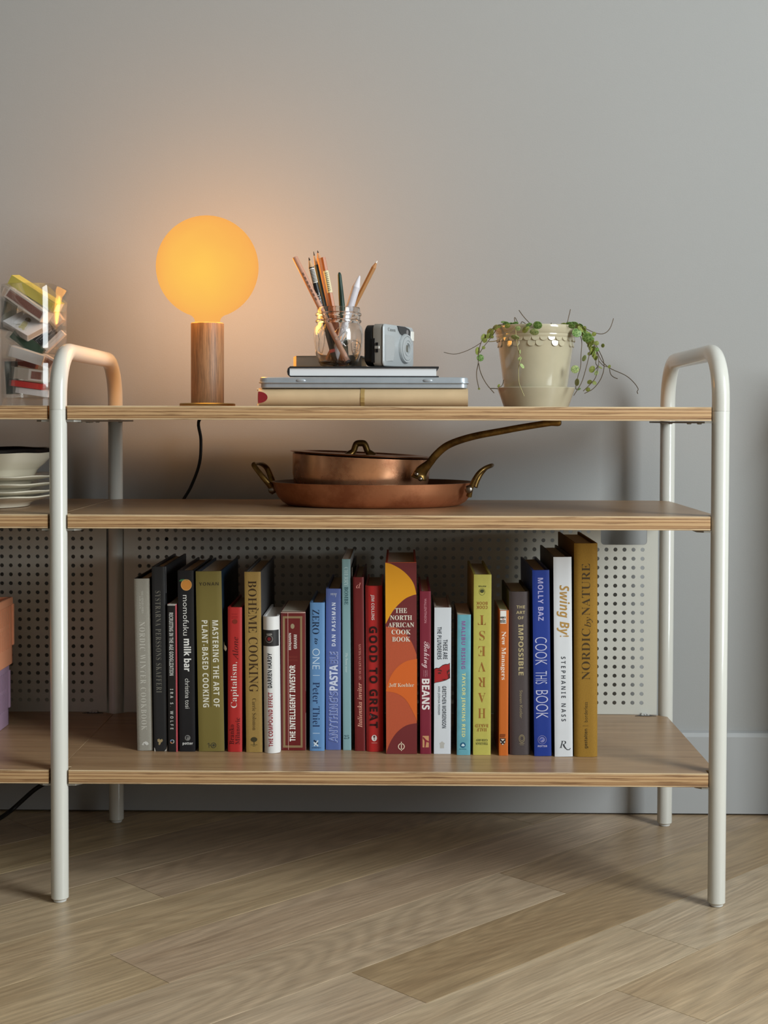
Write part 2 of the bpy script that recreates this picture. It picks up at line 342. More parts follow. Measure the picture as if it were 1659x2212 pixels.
# perforated panel: 57 x 24 holes, one cut-out at the top right
px0, px1 = P(267.5, 1300, YB).x, P(1420.5, 1300, YB).x
hx0, hx1 = P(302, 1320, YB).x, P(1387, 1320, YB).x
pz1 = ZM-.0012; pz0 = ZB+.0004
hz0, hz1 = P(830, 1515.5, YB).z, P(830, 1146.5, YB).z
def panel_mesh(cut):
    NX, NZ = 57, 20; dx = (hx1-hx0)/(NX-1); dz = (hz1-hz0)/(NZ-1); R = .0033; n = 12
    m = MB(); th = .0016
    cx0, cx1, cz0 = P(1298, 1160, YB).x, P(1398.5, 1160, YB).x, P(1340, 1177, YB).z
    vs, fs = [], []
    for i in range(NX):
        for j in range(NZ):
            x, z = hx0+i*dx, hz0+j*dz
            if cut and cx0-dx*.49 < x < cx1+dx*.49 and z+dz*.5 > cz0: continue
            b = len(vs)
            for yy in (0, th):
                for k in range(n):
                    a = 2*PI*(k+.5)/n; c, s_ = math.cos(a), math.sin(a); q = max(abs(c), abs(s_))
                    vs.append((x+c/q*dx/2, yy, z+s_/q*dz/2))
                for k in range(n):
                    a = 2*PI*(k+.5)/n; vs.append((x+math.cos(a)*R, yy, z+math.sin(a)*R))
            for k in range(n):
                l = (k+1) % n
                fs += [(b+k, b+l, b+n+l, b+n+k), (b+2*n+k, b+3*n+k, b+3*n+l, b+2*n+l), (b+n+k, b+n+l, b+3*n+l, b+3*n+k)]
    # square cell corners are cut by the 12-gon sampling: close them with small triangles via a backing frame
    m.add(vs, fs)
    for i in range(NX+1):
        for j in range(NZ+1):
            x, z = hx0+(i-.5)*dx, hz0+(j-.5)*dz; w = dx*.5*(1-math.tan(PI/12))*1.03
            if cut and cx0-dx*.49 < x < cx1+dx*.49 and z > cz0-dz*.2: continue
            xa, xb, za, zb_ = max(x-w, hx0-dx/2), min(x+w, hx1+dx/2), max(z-w, hz0-dz/2), min(z+w, hz1+dz/2)
            pts = [(x, z-w), (x+w, z), (x, z+w), (x-w, z)]
            pts = [(min(max(a, hx0-dx/2), hx1+dx/2), min(max(c, hz0-dz/2), hz1+dz/2)) for a, c in pts]
            m.add([(a, .00002, c) for a, c in pts], [(0, 1, 2, 3)]); m.add([(a, th-.00002, c) for a, c in pts], [(0, 1, 2, 3)])
    ax, bx, az, bz = hx0-dx/2, hx1+dx/2, hz0-dz/2, hz1+dz/2
    m.box(px0, ax, 0, th, pz0, pz1); m.box(bx, px1, 0, th, pz0, pz1); m.box(ax, bx, 0, th, pz0, az)
    if not cut:
        m.box(ax, bx, 0, th, bz, pz1); return m.mesh('perforated_panel', PANELM, smooth=0)
    # strip between hole field and cut-out, with the cut-out's rounded lower corners
    i0 = min(i for i in range(NX) if cx0-dx*.49 < hx0+i*dx < cx1+dx*.49); i1 = max(i for i in range(NX) if cx0-dx*.49 < hx0+i*dx < cx1+dx*.49)
    j0 = min(j for j in range(NZ) if hz0+j*dz+dz*.5 > cz0)
    gx0, gx1, gz = hx0+(i0-.5)*dx, hx0+(i1+.5)*dx, hz0+(j0-.5)*dz
    m.box(ax, gx0, 0, th, bz, pz1); m.box(gx1, bx, 0, th, bz, pz1)
    if cx0 > gx0: m.box(gx0, cx0, 0, th, gz, pz1)
    if cx1 < gx1: m.box(cx1, gx1, 0, th, gz, pz1)
    if cz0 > gz: m.box(max(cx0, gx0), min(cx1, gx1), 0, th, gz, cz0)
    rr = .006
    for sgn, xc in ((1, max(cx0, gx0)), (-1, min(cx1, gx1))):
        arc = [(xc, max(cz0, gz))]+[(xc+sgn*(rr-rr*math.cos(a)), max(cz0, gz)+rr-rr*math.sin(a)) for a in [PI/2*t/6 for t in range(7)][::-1]]
        k = len(arc); m.add([(a, 0, c) for a, c in arc]+[(a, th, c) for a, c in arc], [tuple(range(k)), tuple(range(2*k-1, k-1, -1))]+[(t, (t+1) % k, k+(t+1) % k, k+t) for t in range(k)])
    me = m.mesh('perforated_panel', PANELM, smooth=0); return me
PANEL = {True: panel_mesh(True), False: panel_mesh(False)}
def frame_meshes():
    zt, rb, zs = .7487, .066, .668
    path = [(0, 0, zs)]
    path += [(0, rb-rb*math.cos(a), zt-rb+rb*math.sin(a)) for a in [PI/2*i/10 for i in range(11)]]
    path += [(0, D-rb+rb*math.sin(a), zt-rb+rb*math.cos(a)) for a in [PI/2*i/10 for i in range(11)]]
    path.append((0, D, zs))
    arch = MB().tube(path, RT, 28).mesh('arch', TUBE, 50)
    post = MB().lathe([(1e-5, .0042), (RT-.0012, .0042), (RT, .0055), (RT, zs-.0006), (RT-.0004, zs-.0001), (1e-5, zs-.0001)], 28).mesh('post', TUBE, 40)
    foot = MB().lathe([(1e-5, 0), (RT-.004, 0), (RT-.003, .001), (RT-.003, .0045), (1e-5, .0045)], 20).mesh('foot_glide', mat('foot_glide_white', (205, 204, 200), .5), 40)
    def bracket(l, r):
        pl = MB()
        pl.prism([(-l, .004), (-l*.73, -.0035), (r*.73, -.0035), (r, .004), (r, D-.004), (r*.73, D+.002), (-l*.73, D+.002), (-l, D-.004)], -.0032, -.0006)
        for yy in (.05, .12, D-.12, D-.05):
            for xx in (-.018, .018):
                if -l < xx < r: pl.lathe([(1e-5, -.0048), (.0028, -.0046), (.0036, -.0032)], 10, Matrix.Translation((xx, yy, 0)))
        return pl.mesh('support_bracket', STEELM, 30)
    return arch, post, foot, (bracket(.030, .030), bracket(.030, .004))
ARCH, POST, FOOT, BRK = frame_meshes()
def put(name, me, parent, loc=(0, 0, 0), rot=(0, 0, 0)):
    o = bpy.data.objects.new(name, me); COL.objects.link(o); o.parent = parent; o.location = loc; o.rotation_euler = rot; return o
clip_m = MB()
clip_m.prism([(-.0095, -.012), (.0095, -.012), (.0055, .001), (-.0055, .001)], 0, .0012, mi=0); clip_m.box(-.0065, -.0025, -.0105, -.004, .0012, .0022, mi=1); clip_m.box(-.0015, .0018, -.0105, -.004, .0012, .0022, mi=1); clip_m.box(.003, .0062, -.0105, -.004, .0012, .0022, mi=1)
clip_m.prism([(-.017, -.011), (-.0095, -.011), (-.0075, -.004)], 0, .0008); clip_m.prism([(.017, -.011), (.0075, -.004), (.0095, -.011)], 0, .0008)
clip_m.box(-.0055, .0055, -.003, .0005, .0012, .0032, bev=.0008, mi=1)
CLIP = clip_m.mesh('panel_clip', [mat('clip_dark', (70, 68, 66), .5), mat('clip_white', (196, 194, 190), .45)], 20)
def unit(label, ox, frames):
    t = thing('shelving_unit', label, 'shelf', (ox, 0, 0))
    for z in (ZT, ZM, ZB): put('shelf_board', SHELF, t, (0, 0, z))
    put('perforated_panel', PANEL[ox == 0], t, (0, YB+.0004, 0))
    for x in frames:
        put('arch', ARCH, t, (x, 0, 0))
        for y in (0, D): put('post', POST, t, (x, y, 0)); put('foot_glide', FOOT, t, (x, y, 0))
        for z in (ZT, ZM, ZB): put('support_bracket', BRK[1 if x > .5 else 0], t, (x, 0, z-TH))
    put('panel_clip', CLIP, t, (P(1392, 1549, YB).x, YB-.0005, ZB))
    return t
unit('cream tube and plywood shelf unit holding the lit lamp, copper pans and books', 0, (0, WID))
unit('neighbouring plywood shelf unit holding the stacked plates and crates, cut off by the photo edge', -WID, (0,))

# ================================================================ LAMP
LY = .20; s = SC(LY); c = P(448, 577, LY); lx = c.x
lamp = thing('table_lamp', 'lit amber globe lamp on a wooden cylinder with a brass foot', 'lamp', (lx, LY, ZT))
zc = c.z-ZT; R = 110*s
zn = P(448, 697, LY).z-ZT
prof = [(1e-5, zc+R)]
for i in range(1, 41):
    a = PI/2-i*(PI/2+math.radians(66))/40; prof.append((R*math.cos(a), zc+R*math.sin(a)))
r0, z0 = prof[-1]; rn = 27*s
for i in range(1, 9):
    t = i/8; prof.append((r0+(rn-r0)*(1-(1-t)**2.2), z0+(zn-z0)*(t*.55+.45*t*t)))
prof.append((rn*.99, zn-.003))
bm_ = bpy.data.materials.new('glowing_opal_glass'); bm_.use_nodes = True; nt = bm_.node_tree; b = nt.nodes['Principled BSDF']
b.inputs['Base Color'].default_value = (0, 0, 0, 1); b.inputs['Roughness'].default_value = .35; b.inputs['Specular IOR Level'].default_value = 0
tcn = nt.nodes.new('ShaderNodeTexCoord'); nz = nt.nodes.new('ShaderNodeTexNoise'); nz.inputs['Scale'].default_value = 14; nz.inputs['Detail'].default_value = 2
nt.links.new(tcn.outputs['Object'], nz.inputs['Vector'])
mp = nt.nodes.new('ShaderNodeVectorMath'); mp.operation = 'DISTANCE'; mp.inputs[1].default_value = (0, -R, zc-.012); nt.links.new(tcn.outputs['Object'], mp.inputs[0])
mad = nt.nodes.new('ShaderNodeMath'); mad.operation = 'MULTIPLY_ADD'; mad.inputs[1].default_value = 9.0; nt.links.new(mp.outputs['Value'], mad.inputs[0])
ma2 = nt.nodes.new('ShaderNodeMath'); ma2.operation = 'MULTIPLY_ADD'; ma2.inputs[1].default_value = .55; ma2.inputs[2].default_value = -.30; nt.links.new(nz.outputs['Fac'], ma2.inputs[0]); nt.links.new(ma2.outputs[0], mad.inputs[2])
rp = nt.nodes.new('ShaderNodeValToRGB'); rp.color_ramp.elements[0].color = (*lin((255, 200, 90)), 1); rp.color_ramp.elements[1].color = (*lin((247, 171, 88)), 1)
nt.links.new(mad.outputs[0], rp.inputs[0]); nt.links.new(rp.outputs[0], b.inputs['Emission Color']); b.inputs['Emission Strength'].default_value = 1.0
MB().lathe(prof, 64).build('globe_bulb', bm_, lamp, 60)
rc = 35.5*s
MB().lathe([(rn*1.02, zn-.004), (rn*1.02, zn-.0005), (rc-.0012, zn-.0002), (rc, zn-.0016), (rc, .0058), (1e-5, .0058)], 56).build('wooden_stem', LAMP_W, lamp, 40)
rb_ = 60*s
MB().lathe([(1e-5, 0), (rb_-.0006, 0), (rb_, .0008), (rb_, .0050), (rb_-.001, .006), (rc*.9, .006)], 64).build('base_plate', mat('brushed_brass', (136, 126, 84), .42, metal=.85), lamp, 40)
yb_ = YB+.0095
pth = spline([(lx, LY+rb_*.6, ZT+.0032), (lx-.002, .30, ZT+.0030), (lx-.004, YB-.012, ZT+.0034), (lx-.005, yb_-.001, ZT-.004), P(431, 906, yb_+.004), P(434, 950, yb_+.012), P(431, 1000, yb_+.014), P(413, 1050, yb_+.012), P(393, 1085, yb_+.010), P(372, 1130, yb_+.010), P(340, 1230, yb_+.014), P(300, 1400, yb_+.014)], 6)
MB().tube([Vector(p)-Vector((lx, LY, ZT)) for p in pth], .0027, 8).build('cord', BLACKC, lamp, 60)
pl = bpy.data.lights.new('lamp_glow', 'POINT'); pl.energy = LAMP_WATTS; pl.color = (1, .42, .07); pl.shadow_soft_size = R*1.03; pl.use_soft_falloff = False
po = bpy.data.objects.new('lamp_glow', pl); COL.objects.link(po); po.parent = lamp; po.location = (0, 0, zc)

# ================================================================ BOOKS ON THE BOTTOM SHELF
ZONE = {'A': (280, 1140, 4.253), 'B': (560, 1140, 4.253), 'C': (820, 1140, 4.254), 'D': (1040, 1120, 4.097), 'F': (0, 0, 1)}
def zp(z, x, y):
    a, b_, k = ZONE[z]; return a+x/k, b_+y/k
PAGE = mat('book_pages', (205, 196, 178), .85, noise=(300, .05))
PAGEW = mat('book_pages_white', (224, 220, 212), .8, noise=(300, .04))
BOOKS = {}
GRP = 'books standing in a row on the bottom shelf'
def tone(c, k=.12, v=.94):
    g = sum(c)/3; return tuple(max(0, int((x+(g-x)*k)*v)) for x in c)
def book(key, label, z, tl, tr, bl, br, depth, rgb, hard=True, bulge=.0012, pw=6, side=None, rough=.45, pages=PAGE, noise=None, spine=None, fit=0):
    if max(rgb)-min(rgb) > 25: rgb = tone(rgb)
    (ul, vt), (ur, _) = zp(z, *tl), zp(z, *tr); (xl, vb), (xr, _) = zp(z, *bl), zp(z, *br)
    Yq = PZ((xl+xr)/2, vb, ZB).y
    L0, R0 = P(xl, vb, Yq), P(xr, vb, Yq); w = R0.x-L0.x-.0004
    T0, T1 = P(ul, vt, Yq), P(ur, vt, Yq); h = (T0.z+T1.z)/2-ZB
    tilt = math.atan(((T0.x+T1.x)-(L0.x+R0.x))/2/h)
    if abs(tilt) < .004: tilt = 0
    base = Vector(((L0.x+R0.x)/2, Yq, ZB+abs(math.sin(tilt))*w/2+.0002))
    depth = min(depth, YB-Yq-.004)
    t = thing('book', label, 'book', base, (0, tilt, 0), GRP)
    tb = .0028 if hard else .0007
    prof = lambda x: bulge*abs(2*x/w)**pw
    N = 10; ov = 0.0
    outer = [(-w/2, depth)]+[(-w/2+w*i/N, prof(-w/2+w*i/N)) for i in range(N+1)]+[(w/2, depth), (w/2-tb, depth)]
    ti = max(tb, .0012)+bulge*.5
    outer += [(w/2-tb, ti+.001), (-w/2+tb, ti+.001), (-w/2+tb, depth)]
    m = MB(); n_ = len(outer); ch = .0005 if hard else .0002
    # shell of the cover: side quads + caps as strips
    vs = [(x, y, 0) for x, y in outer]+[(x, y, h) for x, y in outer]
    idx_i = list(range(n_))
    m.add(vs, [(i, (i+1) % n_, n_+(i+1) % n_, n_+i) for i in range(n_)])
    capf = []
    # outer idx: 0 back-left, 1..N+1 spine, N+2 back-right, N+3 inner back-right, N+4 inner right, N+5 inner left, N+6 inner back-left
    a = N+4; c_ = N+5
    spine_i = list(range(1, N+2))
    capf.append((N+2, N+3, a, N+1)); capf.append((0, 1, c_, N+6)); capf.append(tuple(spine_i)+(a, c_))
    m.add(vs, [f for f in capf]); m.add(vs, [tuple(i+n_ for i in f) for f in capf])
    sm = mat('cover_'+key, rgb, rough, noise=noise) if side is None else mat('cover_'+key, side, rough)
    mats = [sm, mat('spine_'+key, rgb, rough, noise=noise)]
    # spine faces get the spine colour
    for fi in range(n_):
        if 1 <= fi <= N: m.mi[fi] = 1
    m.build('cover', mats, t, 40)
    rec = .004 if hard else .0004
    MB().box(-w/2+tb+.00005, w/2-tb-.00005, ti+.0012, depth-(.004 if hard else .0005), rec, h-rec).build('page_block', pages, t, 0)
    inv = (Matrix.Translation(base) @ Matrix.Rotation(tilt, 4, 'Y')).inverted()
    def loc(z_, x, y):
        q = inv @ P(*zp(z_, x, y), Yq); return q.x, q.z
    BOOKS[key] = dict(t=t, w=w, h=h, prof=prof, loc=loc, Y=Yq); return t
def place(key, lift=.0004):
    pf = BOOKS[key]['prof']; wl_ = BOOKS[key]['w']/2
    return lambda x, z: (x, pf(max(-wl_, min(wl_, x)))-lift, z)
def T(key, body, sty, rgb, z, x0, y0, x1, y1, rot, name='spine_title', space=1.0, off=0, lift=.0002, rough=.5, metal=0):
    l = BOOKS[key]['loc']; ym = (y0+y1)/2; a, b_ = (l(z, x0, ym)[0], l(z, x0, y1)[1]), (l(z, x1, ym)[0], l(z, x1, y0)[1])
    text(BOOKS[key]['t'], name, body, sty, rgb, (a[0], a[1], b_[0], b_[1]), rot, place(key, lift), space, off, rough, metal)
def POLY(key, rgb, z, pts, name='spine_print', lift=.00015, rough=.5):
    l = BOOKS[key]['loc']; pl_ = place(key, lift)
    q = [l(z, *p) for p in pts]; m = MB(); m.add([pl_(*p) for p in q], [tuple(range(len(q)))])
    return m.build(name, col(rgb, rough), BOOKS[key]['t'], 0)
def BAND(key, rgb, z, x0, y0, x1, y1, name='spine_band', lift=.00015, rough=.5):
    l = BOOKS[key]['loc']; ym = (y0+y1)/2; a, b_ = (l(z, x0, ym)[0], l(z, x0, y1)[1]), (l(z, x1, ym)[0], l(z, x1, y0)[1]); pl_ = place(key, lift); k = 10
    w2 = BOOKS[key]['w']/2
    xs = [max(-w2, min(w2, a[0]+(b_[0]-a[0])*i/k)) for i in range(k+1)]
    m = MB(); m.add([pl_(x, a[1]) for x in xs]+[pl_(x, b_[1]) for x in xs], [(i, i+1, k+2+i, k+1+i) for i in range(k)])
    return m.build(name, col(rgb, rough), BOOKS[key]['t'], 30)
def RING(key, rgb, z, cx, cy, r, wd, name='publisher_mark', sy=1, n=24, lift=.0004, a0=0, a1=2*PI):
    l = BOOKS[key]['loc']; pl_ = place(key, lift); vs = []
    full = abs(a1-a0-2*PI) < 1e-6; k = n if full else n+1
    for i in range(k):
        a = a0+(a1-a0)*i/n
        for rr in (r-wd, r): vs.append(pl_(*l(z, cx+rr*math.cos(a), cy+rr*sy*math.sin(a))))
    m = MB(); m.add(vs, [(2*i, 2*i+1, (2*i+3) % (2*k), (2*i+2) % (2*k)) for i in range(n)])
    return m.build(name, col(rgb, .5), BOOKS[key]['t'], 0)
def DISC(key, rgb, z, cx, cy, r, name='publisher_mark', sy=1, n=24, lift=.0003):
    return POLY(key, rgb, z, [(cx+r*math.cos(2*PI*i/n), cy+r*sy*math.sin(2*PI*i/n)) for i in range(n)], name, lift)

book('nordicwinter', 'slim grey linen book with pale lettering, first at the left end of the row', 'A', (32, 470), (187, 470), (68, 2050), (215, 2050), .19, (150, 145, 134), bulge=.002, pw=5, side=(40, 37, 34), rough=.85, noise=(900, .12))
T('nordicwinter', 'NORDIC WINTER COOKBOOK', 'serif', (196, 192, 182), 'A', 98, 865, 150, 1860, 'd', space=1.3)
T('nordicwinter', 'VIOLA MINERVA BERGS', 'serif', (196, 192, 182), 'A', 108, 580, 128, 785, 'd', 'author_name')
T('nordicwinter', 'LILJAN', 'serif', (196, 192, 182), 'A', 88, 630, 103, 745, 'd', 'author_name')
POLY('nordicwinter', (206, 203, 196), 'A', [(112, 1995), (125, 1972), (148, 1962), (165, 1968), (175, 1985), (168, 1996), (140, 1998)], 'publisher_mark')
POLY('nordicwinter', (150, 145, 134), 'A', [(130, 1985), (136, 1978), (152, 1996), (146, 1998)], 'publisher_mark', .0005)
book('systrarna', 'worn black book with faint grey lettering and white scuffed corners', 'A', (190, 360), (333, 355), (222, 2055), (345, 2055), .20, (34, 34, 36), bulge=.001, rough=.5)
T('systrarna', 'SYSTRARNA PERSSONS SKAFFERI', 'serif', (118, 114, 104), 'A', 240, 580, 290, 1515, 'd', space=1.25)
POLY('systrarna', (158, 138, 100), 'A', [(255, 1945), (272, 1938), (280, 1948), (298, 1940), (306, 1952), (300, 1966), (288, 1972), (282, 1990), (270, 1998), (265, 1985), (270, 1972), (258, 1965)], 'publisher_mark')
POLY('systrarna', (206, 200, 192), 'A', [(226, 2054), (224, 2020), (232, 2024), (240, 2054)], 'worn_corner')
POLY('systrarna', (206, 200, 192), 'A', [(344, 2054), (346, 2000), (338, 2030), (322, 2052)], 'worn_corner')
POLY('systrarna', (120, 120, 122), 'A', [(328, 360), (333, 358), (336, 600), (333, 602), (331, 420)], 'worn_corner')
book('recruiting', 'thin black paperback with condensed white capitals and a red right edge', 'A', (340, 705), (437, 705), (354, 2060), (441, 2060), .15, (26, 24, 25), hard=False, bulge=.0006, side=(150, 40, 46))
BAND('recruiting', (176, 74, 82), 'A', 424, 706, 437, 2059)
BAND('recruiting', (170, 166, 160), 'A', 342, 700, 436, 716, 'worn_edge')
T('recruiting', 'RECRUITING IN THE AGE GOOGLIZATION', 'bold', (200, 198, 194), 'A', 364, 780, 402, 1358, 'd')
T('recruiting', 'IRA S. WOLFE', 'bold', (196, 194, 190), 'A', 373, 1480, 402, 1852, 'd', 'author_name', space=1.9)
for a0_, c_ in ((0, (170, 160, 150)), (1.6, (190, 130, 90)), (3.2, (120, 140, 180)), (4.8, (150, 170, 170))): RING('recruiting', c_, 'A', 392, 1964, 20, 9, a0=a0_, a1=a0_+1.4, n=8)
book('momofuku', 'black cookbook with an orange fruit printed near the top of its spine', 'A', (443, 395), (582, 400), (456, 2058), (603, 2058), .20, (27, 27, 31), bulge=.0008, rough=.4)
DISC('momofuku', (205, 136, 60), 'A', 521, 525, 50, 'fruit_print', 1.04); RING('momofuku', (222, 170, 105), 'A', 521, 525, 50, 4, 'fruit_print', 1.04, lift=.0005)
POLY('momofuku', (62, 118, 78), 'A', [(452, 492), (470, 474), (500, 471), (512, 478), (490, 492)], 'fruit_print', .0005)
POLY('momofuku', (62, 118, 78), 'A', [(512, 474), (530, 474), (538, 482), (520, 482)], 'fruit_print', .0005)
T('momofuku', 'momofuku', 'sans', (214, 212, 208), 'A', 490, 618, 542, 990, 'd')
T('momofuku', 'milk bar', 'heavy', (232, 230, 226), 'A', 498, 1020, 565, 1320, 'd')
T('momofuku', 'christina tosi', 'sans', (210, 208, 204), 'A', 510, 1385, 552, 1660, 'd', 'author_name')
DISC('momofuku', (120, 118, 116), 'A', 533, 1930, 26); POLY('momofuku', (40, 40, 44), 'A', [(520, 1912), (548, 1918), (545, 1924), (528, 1922), (526, 1945), (518, 1940)], 'publisher_mark', .0005)
T('momofuku', 'potter', 'bold', (222, 220, 216), 'A', 487, 1970, 582, 2000, 'h', 'publisher_name')
book('plantbased', 'thick olive-gold cookbook with white capitals and a torn jacket edge', 'A', (605, 403), (842, 403), (634, 2058), (872, 2058), .205, (132, 116, 54), bulge=.0012, rough=.42, side=(24, 40, 56))
T('plantbased', 'YONAN', 'bold', (58, 50, 30), 'A', 638, 500, 818, 532, 'h', 'author_name', space=1.15)
T('plantbased', 'MASTERING THE ART OF', 'bold', (226, 222, 208), 'A', 765, 850, 820, 1648, 'd', space=1.12)
T('plantbased', 'PLANT-BASED COOKING', 'bold', (226, 222, 208), 'A', 668, 850, 723, 1650, 'd', space=1.12)
BAND('plantbased', (70, 60, 34), 'A', 739, 852, 743, 1645)
BAND('plantbased', (64, 62, 50), 'A', 727, 1976, 733, 2021, 'publisher_mark'); POLY('plantbased', (64, 62, 50), 'A', [(714, 1986), (727, 1976), (729, 1980), (716, 1991)], 'publisher_mark'); RING('plantbased', (64, 62, 50), 'A', 772, 1998, 25, 5); DISC('plantbased', (64, 62, 50), 'A', 772, 1998, 11); BAND('plantbased', (64, 62, 50), 'A', 733, 1996, 748, 2001, 'publisher_mark')
m = MB(); q = BOOKS['plantbased']; x_, z_ = q['loc']('A', 868, 1100)
m.add([(x_, -.0006, z_+.009), (x_+.001, -.0015, z_+.004), (x_+.003, -.002, z_+.002), (x_+.0036, -.001, z_-.002), (x_+.0026, -.002, z_-.005), (x_+.001, -.001, z_-.004), (x_-.0005, .0, z_-.002)], [(0, 1, 6), (1, 2, 5, 6), (2, 3, 4, 5)])
m.build('torn_jacket_scrap', mat('torn_paper', (176, 158, 132), .8), q['t'], 0)
book('capitalism', 'scarlet book with a white and black title, left of the tall ochre book', 'A', (905, 733), (1036, 733), (900, 2061), (1033, 2061), .15, (202, 40, 38), bulge=.002, pw=4)
T('capitalism', 'Capitalism,', 'serif', (226, 214, 206), 'A', 930, 1235, 1000, 1655, 'u')
T('capitalism', 'Alone', 'ital', (74, 14, 16), 'A', 945, 1003, 998, 1215, 'u')
T('capitalism', 'Branko', 'serifb', (84, 12, 16), 'A', 918, 1808, 960, 1990, 'u', 'author_name')
T('capitalism', 'Milanovic', 'serifb', (84, 12, 16), 'A', 972, 1745, 1014, 1990, 'u', 'author_name')
for yy in (790, 812, 826): BAND('capitalism', (150, 28, 28), 'A', 938, yy, 992, yy+6, 'publisher_mark')
DISC('capitalism', (128, 40, 26), 'A', 968, 862, 24, sy=.9)
book('boheme', 'tall ochre cookbook with large thin serif capitals', 'A', (1052, 407), (1205, 407), (1070, 2065), (1222, 2065), .21, (172, 136, 66), bulge=.001, side=(74, 72, 72), rough=.55, noise=(500, .05))
T('boheme', 'BOHEME', 'serif', (58, 38, 16), 'A', 1090, 485, 1168, 965, 'd'); T('boheme', 'COOKING', 'serif', (58, 38, 16), 'A', 1096, 1005, 1180, 1510, 'd')
POLY('boheme', (58, 38, 16), 'A', [(1172, 752), (1184, 738), (1188, 744), (1176, 762)], 'spine_title', .0004)
T('boheme', 'Carrie Solomon', 'serif', (70, 50, 26), 'A', 1128, 1568, 1164, 1860, 'd', 'author_name')
DISC('boheme', (62, 56, 34), 'A', 1143, 1945, 30, sy=.75); BAND('boheme', (62, 56, 34), 'A', 1140, 1950, 1147, 1992, 'publisher_mark'); BAND('boheme', (62, 56, 34), 'A', 1112, 1992, 1174, 1996, 'publisher_mark'); BAND('boheme', (62, 56, 34), 'A', 1130, 2002, 1156, 2006, 'publisher_mark')
book('compound', 'small white book with a black band and red and black condensed lettering', 'A', (1219, 820), (1367, 820), (1234, 2075), (1380, 2075), .14, (226, 224, 222), bulge=.007, pw=2.4, rough=.35, pages=PAGEW)
BAND('compound', (38, 37, 38), 'A', 1222, 940, 1370, 1090)
RING('compound', (150, 140, 134), 'A', 1281, 1022, 34, 4, lift=.0006); DISC('compound', (122, 34, 40), 'A', 1281, 1022, 17, lift=.0006)
for k in range(12):
    a = 2*PI*k/12; POLY('compound', (160, 152, 146), 'A', [(1281+30*math.cos(a-.05), 1022+30*math.sin(a-.05)), (1281+42*math.cos(a), 1022+42*math.sin(a)), (1281+30*math.cos(a+.05), 1022+30*math.sin(a+.05))], 'publisher_mark', .0006)
T('compound', 'SUCCESS', 'bold', (200, 194, 188), 'A', 1258, 972, 1308, 986, 'h', 'publisher_name', lift=.0006)
T('compound', 'DARREN HARDY', 'bold', (42, 42, 48), 'A', 1268, 1152, 1308, 1472, 'u', 'author_name', lift=.0005)
T('compound', 'THE COMPOUND EFFECT', 'bold', (158, 46, 56), 'A', 1276, 1512, 1316, 2012, 'u', lift=.0005)
book('investor', 'thick worn maroon paperback with a gold frame line and white title', 'B', (190, 775), (432, 775), (202, 2047), (430, 2047), .13, (118, 30, 30), hard=False, bulge=.0015, rough=.4, pages=PAGE)
FR = (140, 116, 82)
for (x0, y0, x1, y1) in ((218, 815, 238, 2018), (378, 815, 396, 2018), (218, 813, 396, 832), (218, 2000, 396, 2020)): BAND('investor', FR, 'B', x0, y0, x1, y1, 'gold_frame')
BAND('investor', (196, 150, 140), 'B', 263, 778, 268, 2040, 'worn_crease', .0005); BAND('investor', (190, 160, 148), 'B', 424, 778, 431, 1500, 'worn_edge', .0005); BAND('investor', (206, 178, 164), 'B', 192, 776, 430, 783, 'worn_edge', .0005); BAND('investor', (196, 166, 150), 'B', 426, 1700, 430, 2045, 'worn_edge', .0005)
DISC('investor', (156, 140, 110), 'B', 306, 905, 18, sy=1.3)
T('investor', 'BENJAMIN', 'bold', (224, 216, 208), 'B', 272, 968, 298, 1122, 'u', 'author_name'); T('investor', 'GRAHAM', 'bold', (224, 216, 208), 'B', 317, 982, 346, 1112, 'u', 'author_name')
T('investor', 'REVISED', 'bold', (128, 52, 44), 'B', 274, 1178, 350, 1196, 'h', 'edition_note'); T('investor', 'EDITION', 'bold', (128, 52, 44), 'B', 274, 1208, 350, 1226, 'h', 'edition_note')
T('investor', 'THE INTELLIGENT INVESTOR', 'heavy', (230, 224, 216), 'B', 278, 1262, 332, 1962, 'u')
book('zerotoone', 'sky-blue book with dark and pale serif capitals', 'B', (460, 690), (600, 690), (463, 2052), (600, 2052), .145, (98, 150, 208), bulge=.0016, pw=4, rough=.4)
T('zerotoone', 'ZERO', 'serif', (24, 42, 70), 'B', 488, 752, 552, 978, 'd'); T('zerotoone', 'to', 'itab', (24, 42, 70), 'B', 508, 1015, 540, 1070, 'd'); T('zerotoone', 'ONE', 'thin', (206, 224, 240), 'B', 488, 1110, 556, 1300, 'd')
T('zerotoone', 'Peter Thiel', 'serif', (30, 52, 92), 'B', 492, 1418, 556, 1830, 'd', 'author_name')
for yy in (1355, 1886): BAND('zerotoone', (200, 218, 236), 'B', 492, yy, 556, yy+4, 'rule_line')
for pts, c_ in (([(498, 1955), (508, 1948), (545, 1980), (536, 1988)], (22, 40, 66)), ([(500, 2002), (508, 2008), (545, 1958), (537, 1950)], (216, 228, 238)), ([(496, 1975), (506, 1968), (546, 2000), (538, 2010)], (216, 228, 238))): POLY('zerotoone', c_, 'B', pts, 'publisher_mark', .0004)
T('zerotoone', 'CURRENCY', 'bold', (40, 66, 108), 'B', 484, 2016, 566, 2026, 'h', 'publisher_name')
book('pastable', 'periwinkle blue cookbook with white outlined block capitals', 'B', (610, 562), (750, 562), (610, 2042), (751, 2042), .19, (88, 108, 180), bulge=.001, rough=.5)
T('pastable', 'DAN PASHMAN', 'heavy', (214, 220, 238), 'B', 666, 688, 702, 1088, 'u', 'author_name', space=1.35)
